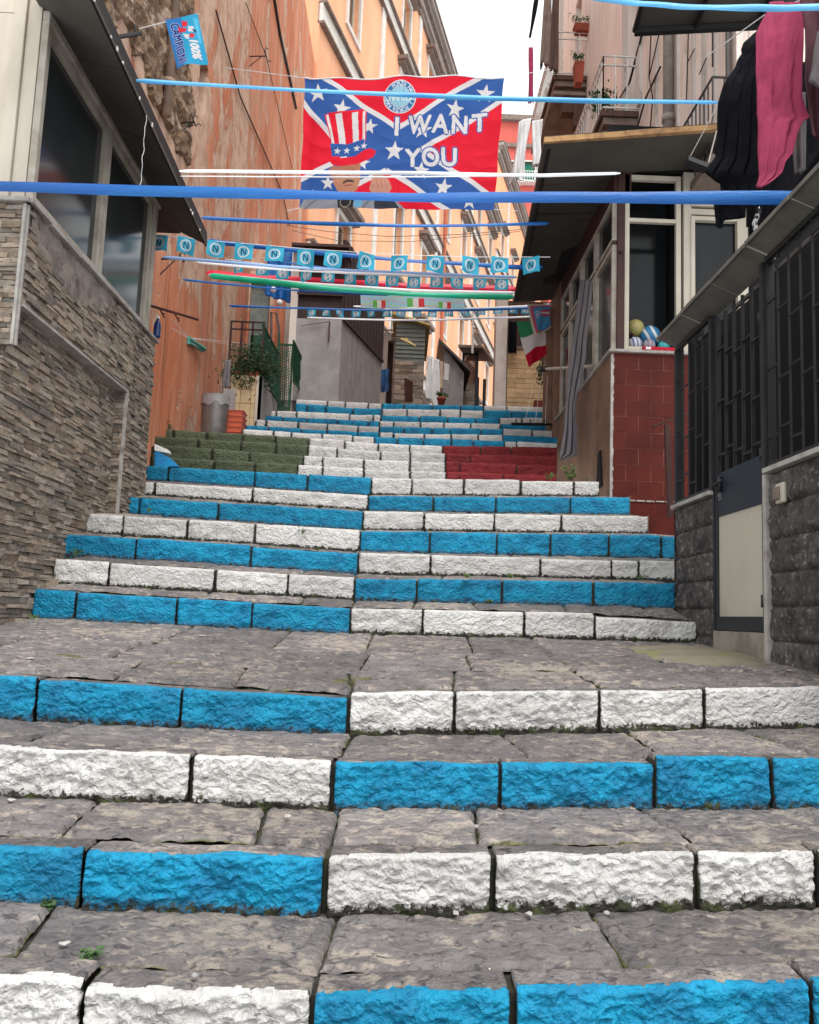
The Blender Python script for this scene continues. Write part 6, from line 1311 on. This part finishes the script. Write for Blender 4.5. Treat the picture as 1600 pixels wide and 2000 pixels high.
ribbon('satin_ribbon', [(560, 513), (700, 528), (850, 537), (1008, 540)], pm(5, 12), 'rib_blue', 'blue ribbon above the middle row of flags', (12.2, 12.2, 12, 11.8), seed=10)
ribbon('satin_ribbon', [(404, 533), (600, 546), (800, 556), (1008, 564)], pm(16, 12), 'rib_red', 'red ribbon behind the middle row of flags', (12.0, 12.1, 12.2, 12.2), seed=11)
ribbon('satin_ribbon', [(408, 536), (600, 551), (800, 563), (1006, 572)], pm(7, 11.9), 'rib_white', 'white ribbon between the red and green ones', (11.9, 12, 12.1, 12.1), seed=12)
ribbon('satin_ribbon', [(409, 538), (600, 556), (800, 571), (1003, 580)], pm(12, 11.8), 'rib_green', 'bright green ribbon under the white one', (11.8, 11.9, 12, 12), seed=13)
ribbon('satin_ribbon', [(357, 546), (480, 555), (600, 565), (760, 576)], pm(4.5, 11), 'rib_blue', 'thin blue ribbon from the terracotta wall to the sky blue party banner', (10.8, 11.3, 12, 12.6), seed=14)
ribbon('satin_ribbon', [(447, 597), (560, 599), (720, 602), (900, 603), (1075, 600)], pm(5, 13.0), 'rib_blue', 'thin blue ribbon just above the farthest tiny flags', (13, 13, 13, 13, 13), seed=15)
ribbon('satin_ribbon', [(600, 620), (800, 622), (1040, 618)], pm(4, 13.4), 'rib_white', 'thin white ribbon just below the farthest tiny flags', (13.4, 13.4, 13.4), seed=16)
ribbon('satin_ribbon', [(690, 598), (900, 600), (1078, 594)], pm(4, 13.1), 'rib_white', 'thin white ribbon just above the farthest blue one', (13.1, 13.1, 13.1), seed=17)
# ---- small printed flag on a stick by the rubble wall
cv = Cv(62, 100, 1.6, (.03, .36, .62))
cv.put(cv.X < 30-cv.Y*.12+3*np.sin(cv.Y*.1), (.03, .20, .52)); cv.text('CAMPIONI', 15, 52, 15.5, (.30, .42, .78), rot=math.pi/2, shear=.1, sx=.74, bold=1.7, sp=1.12); cv.text('CAMPIONI', 15, 52, 15.5, (.010, .02, .14), rot=math.pi/2, shear=.1, sx=.74, bold=.45, sp=1.12)
cv.text('100%', 44, 72, 15, cW, rot=math.pi/2, shear=.25, sx=.85, bold=1.1)
for P, c in (([(30, 8), (40, 12), (38, 22), (28, 20)], (.75, .03, .05)), ([(20, 18), (36, 26), (34, 32), (20, 30)], (.75, .03, .05)), ([(40, 22), (50, 26), (48, 36), (38, 34)], cW), ([(26, 34), (38, 40), (36, 50), (30, 46)], cW), ([(40, 38), (50, 42), (44, 50), (38, 46)], (.7, .04, .05)), ([(44, 30), (54, 34), (52, 40)], (.02, .03, .1)), ([(52, 8), (60, 12), (58, 60), (54, 60)], (.10, .5, .75))): cv.poly(P, c)
YFl = 8.0; a, b_, c, d = hY(323, 38, YFl), hY(386, 27, YFl), hY(406, 121, YFl), hY(346, 134, YFl)
fl = thing('stick_flag', a, 'light blue flag reading 100% CAMPIONI on a white stick before the rubble wall', 'flag')
printed('printed_cloth', cv, lambda u, v: a*(1-u)*(1-v)+b_*u*(1-v)+c*u*v+d*(1-u)*v+Vector((0, .03*math.sin(u*5+v*3)*(.2+v), 0)), parent=fl)
mb = MB(); mb.tube(hY(272, 56, 8.1), b_+(b_-a)*.02, .007, 6); mb.build('stick', M['rib_white'], fl)
mb = MB(); mb.tube(hY(230, 72, 7.9), hY(275, 65, 8.15), .022, 6); mb.tube(hY(262, 48, 8.1), hY(266, 72, 8.1), .012, 5); tag(mb.build('flag_holder', M['black']), 'black iron arm holding the stick of the light blue printed flag', 'bracket')
# ---- sky blue party banner with little tricolour shields
cv = Cv(200, 36, 1.6, (.38, .66, .78))
for k in range(7): cv.put(np.abs(cv.Y-(12+k*6+6*np.sin(cv.X*.05+k))) < .8, ((.45, .7, .3) if k % 2 else (.75, .35, .35)))

for k in range(16): cv.poly([(10+k*4.4, 1+(k*7%3)), (13+k*4.4, 1), (13+k*4.4, 4+(k*5%3)), (10+k*4.4, 5)], cW if k % 3 else (.10, .3, .30))
for x, h in ((36, 16), (106, 22), (162, 16)):
    for i, c in enumerate(((.14, .50, .10), (.75, .75, .75), (.65, .05, .06))): cv.poly([(x-h*.75+i*h*.5, 34-h), (x-h*.75+(i+1)*h*.5, 34-h), (x-h*.75+(i+1)*h*.5, 34), (x-h*.75+i*h*.5, 34)], c)
a, b_, c, d = hY(704, 569, 12.8), hY(908, 578, 12.8), hY(908, 603, 12.8), hY(705, 601, 12.8)
o = printed('party_banner', cv, lambda u, v: a*(1-u)*(1-v)+b_*u*(1-v)+c*u*v+d*(1-u)*v+Vector((0, .03*math.sin(u*9)*v, 0))); tag(o, 'long light blue banner with small green white red shields below the green ribbon', 'banner')
# ---- pennant and tricolour flag at the right
def drape(name, cv, corners, Y, amp, label, cat):
    a, b_, c, d = [hY(x, y, Y) for x, y in corners]
    o = printed(name, cv, lambda u, v: a*(1-u)*(1-v)+b_*u*(1-v)+c*u*v+d*(1-u)*v+Vector((0, amp*math.sin(u*7+v*4)*(.2+v), .3*amp*math.sin(u*5)*v))); return tag(o, label, cat)
cv = Cv(50, 90, 1.3, (.04, .28, .13)); cv.put(cv.Y > 30+2*np.sin(cv.X*.15), (.75, .73, .76)); cv.put(cv.Y > 62+3*np.sin(cv.X*.12+1), (.55, .01, .04))
drape('tricolour_flag', cv, [(1009, 628), (1076, 626), (1068, 690), (1033, 720)], 12.9, .05, 'drooping green white and red flag hanging under the pennant', 'flag')
cv = Cv(46, 60, 1.6, (.10, .36, .66)); cv.put((cv.X < 10) | (cv.Y < 6) | (cv.Y > 55), (.70, .10, .22)); cv.put((cv.X < 5) | (cv.Y < 3), (.72, .72, .6)); cv.poly([(24, 14), (46, 12), (46, 26), (24, 26)], (.65, .06, .14)); cv.poly([(24, 18), (46, 17), (46, 22), (24, 22)], (.75, .7, .72)); cv.text('OLI', 17, 22, 7, cW, rot=math.pi/2, sx=1, bold=.4); cv.put(cv.Y > 57, (.7, .7, .5))
drape('fan_pennant', cv, [(1030, 594), (1076, 594), (1075, 640), (1044, 660)], 12.6, .05, 'light blue and red bordered pennant at the corner of the tan walled house', 'pennant')
# small white lamp globes by the blue sheet
for (x, y, lb_) in ((534, 566, 'small pale globe lower of the two beside the blue sheet'), (537, 553, 'small pale globe upper of the two beside the blue sheet'), (546, 591, 'single small pale globe below the other two near the grey door')):
    p = hY(x, y, 14.2); mb = MB(); r = .055; mb.lathe(tuple(p), [(r*math.sin(k*math.pi/8), -r*math.cos(k*math.pi/8)) for k in range(9)], 14); tag(mb.build('globe', M['cloth_white'], smooth=True), lb_, 'globe')
# wires across the alley
for k, (pts, Ys, lb_) in enumerate((([(560, 440), (640, 452), (760, 462), (900, 458), (1020, 448)], (16, 16, 16, 15, 14), 'upper thin sagging cable in front of the orange palazzo'), ([(570, 450), (660, 470), (800, 472), (1015, 452)], (18, 18, 17, 15), 'lower thin sagging cable in front of the orange palazzo'))):
    o = wire([hY(x, y, Y) for (x, y), Y in zip(pts, Ys)], .006, 'iron', 'cable'); tag(o, lb_, 'cable')

# worn cement patch before the porch door and pale stone patch on the tread above the landing
def patch(name, cx, cy, rx, ry, zf, mt, seed):
    mb = MB(); n = 40; ring = []
    mb.grid(lambda u, v: (lambda a, r: (cx+math.cos(a)*r*rx, cy+math.sin(a)*r*ry, zf(cx+math.cos(a)*r*rx, cy+math.sin(a)*r*ry)+.019*(1-v**4)+.004*noise.noise(Vector((math.cos(a)*r*9, math.sin(a)*r*9, seed)))-.012*v**6))(u*2*math.pi, v*(1+.25*noise.noise(Vector((math.cos(u*6.283)*1.5, math.sin(u*6.283)*1.5, seed))))), 60, 14)
    return struct(mb.build(name, mt, smooth=True, recalc=False))
patch('cement_patch', 1.72, 4.95, .36, .62, surf(3), mat('worn_cement', (.235, .205, .155), (.18, .155, .12), ns=5, c3=(.20, .20, .09), n3=3, t3=(.5, .6), bs=60, bd=.004, bstr=.5), 3)

# small litter: pale paper scraps, twigs and pebbles lying on the treads
def litter(px, py, i, kind, label):
    Y0 = RS[i][0]; sf = surf(i); Y1 = RS[i+1][0]; best = None
    for k in range(60):
        y = Y0+.04+(Y1-Y0-.06)*k/59; q = hY(px, py, y); e = abs(q.z-sf(q.x, y))
        if best is None or e < best[0]: best = (e, q.x, y)
    _, x, y = best; z = sf(x, y)+.006; rr = random.Random(px); mb = MB(); s_ = .006+.003*y
    if kind == 'scrap':
        n = 6; P = [(x+math.cos(k*6.283/n)*s_*rr.uniform(.5, 1.3), y+math.sin(k*6.283/n)*s_*1.2*rr.uniform(.5, 1.3), z+rr.uniform(.001, .007)) for k in range(n)]; mb.prism(P, (0, 0, .002)); o = mb.build('paper_scrap', M['sill'])
    else:
        mb.lathe((x, y, z), [(0, -.004), (s_*.7, 0), (s_*.6, .006), (0, .009)], 9); o = mb.build('pebble', M['concrete'], smooth=True)
    tag(o, label, 'scrap' if kind == 'scrap' else 'pebble', 'litter on the treads')
for px, py, i, kd, lb in ((890, 1790, 0, 'scrap', 'pale paper scrap just below the moss under the second riser'), (1032, 1792, 0, 'scrap', 'white paper scrap right of the seam on the lowest wide tread'), (1392, 1800, 0, 'scrap', 'white scrap towards the right on the lowest wide tread'),
    (125, 1852, 0, 'scrap', 'pinkish scrap at the left of the lowest wide tread'), (380, 1915, 0, 'pebble', 'single pebble on the lowest left nosing'), (1185, 1790, 0, 'pebble', 'small pebble in the slab joint right of the two scraps'), (20, 1570, 1, 'scrap', 'pale scrap at the left edge of the second tread'),
    (560, 1602, 1, 'scrap', 'pale scrap just left of the seam on the second tread'), (930, 1620, 1, 'pebble', 'pebble in the middle of the second tread'), (1330, 1352, 3, 'scrap', 'pale scrap near the front edge of the landing at the right'), (60, 1290, 3, 'scrap', 'long pale scrap on the left of the landing'),
    (395, 1245, 3, 'scrap', 'pale scrap at the back of the landing on the left'), (240, 1232, 3, 'scrap', 'leftmost pale scrap under the blue riser of the landing'), (620, 1290, 3, 'pebble', 'pebble on the landing left of the seam')):
    litter(px, py, i, kd, lb)
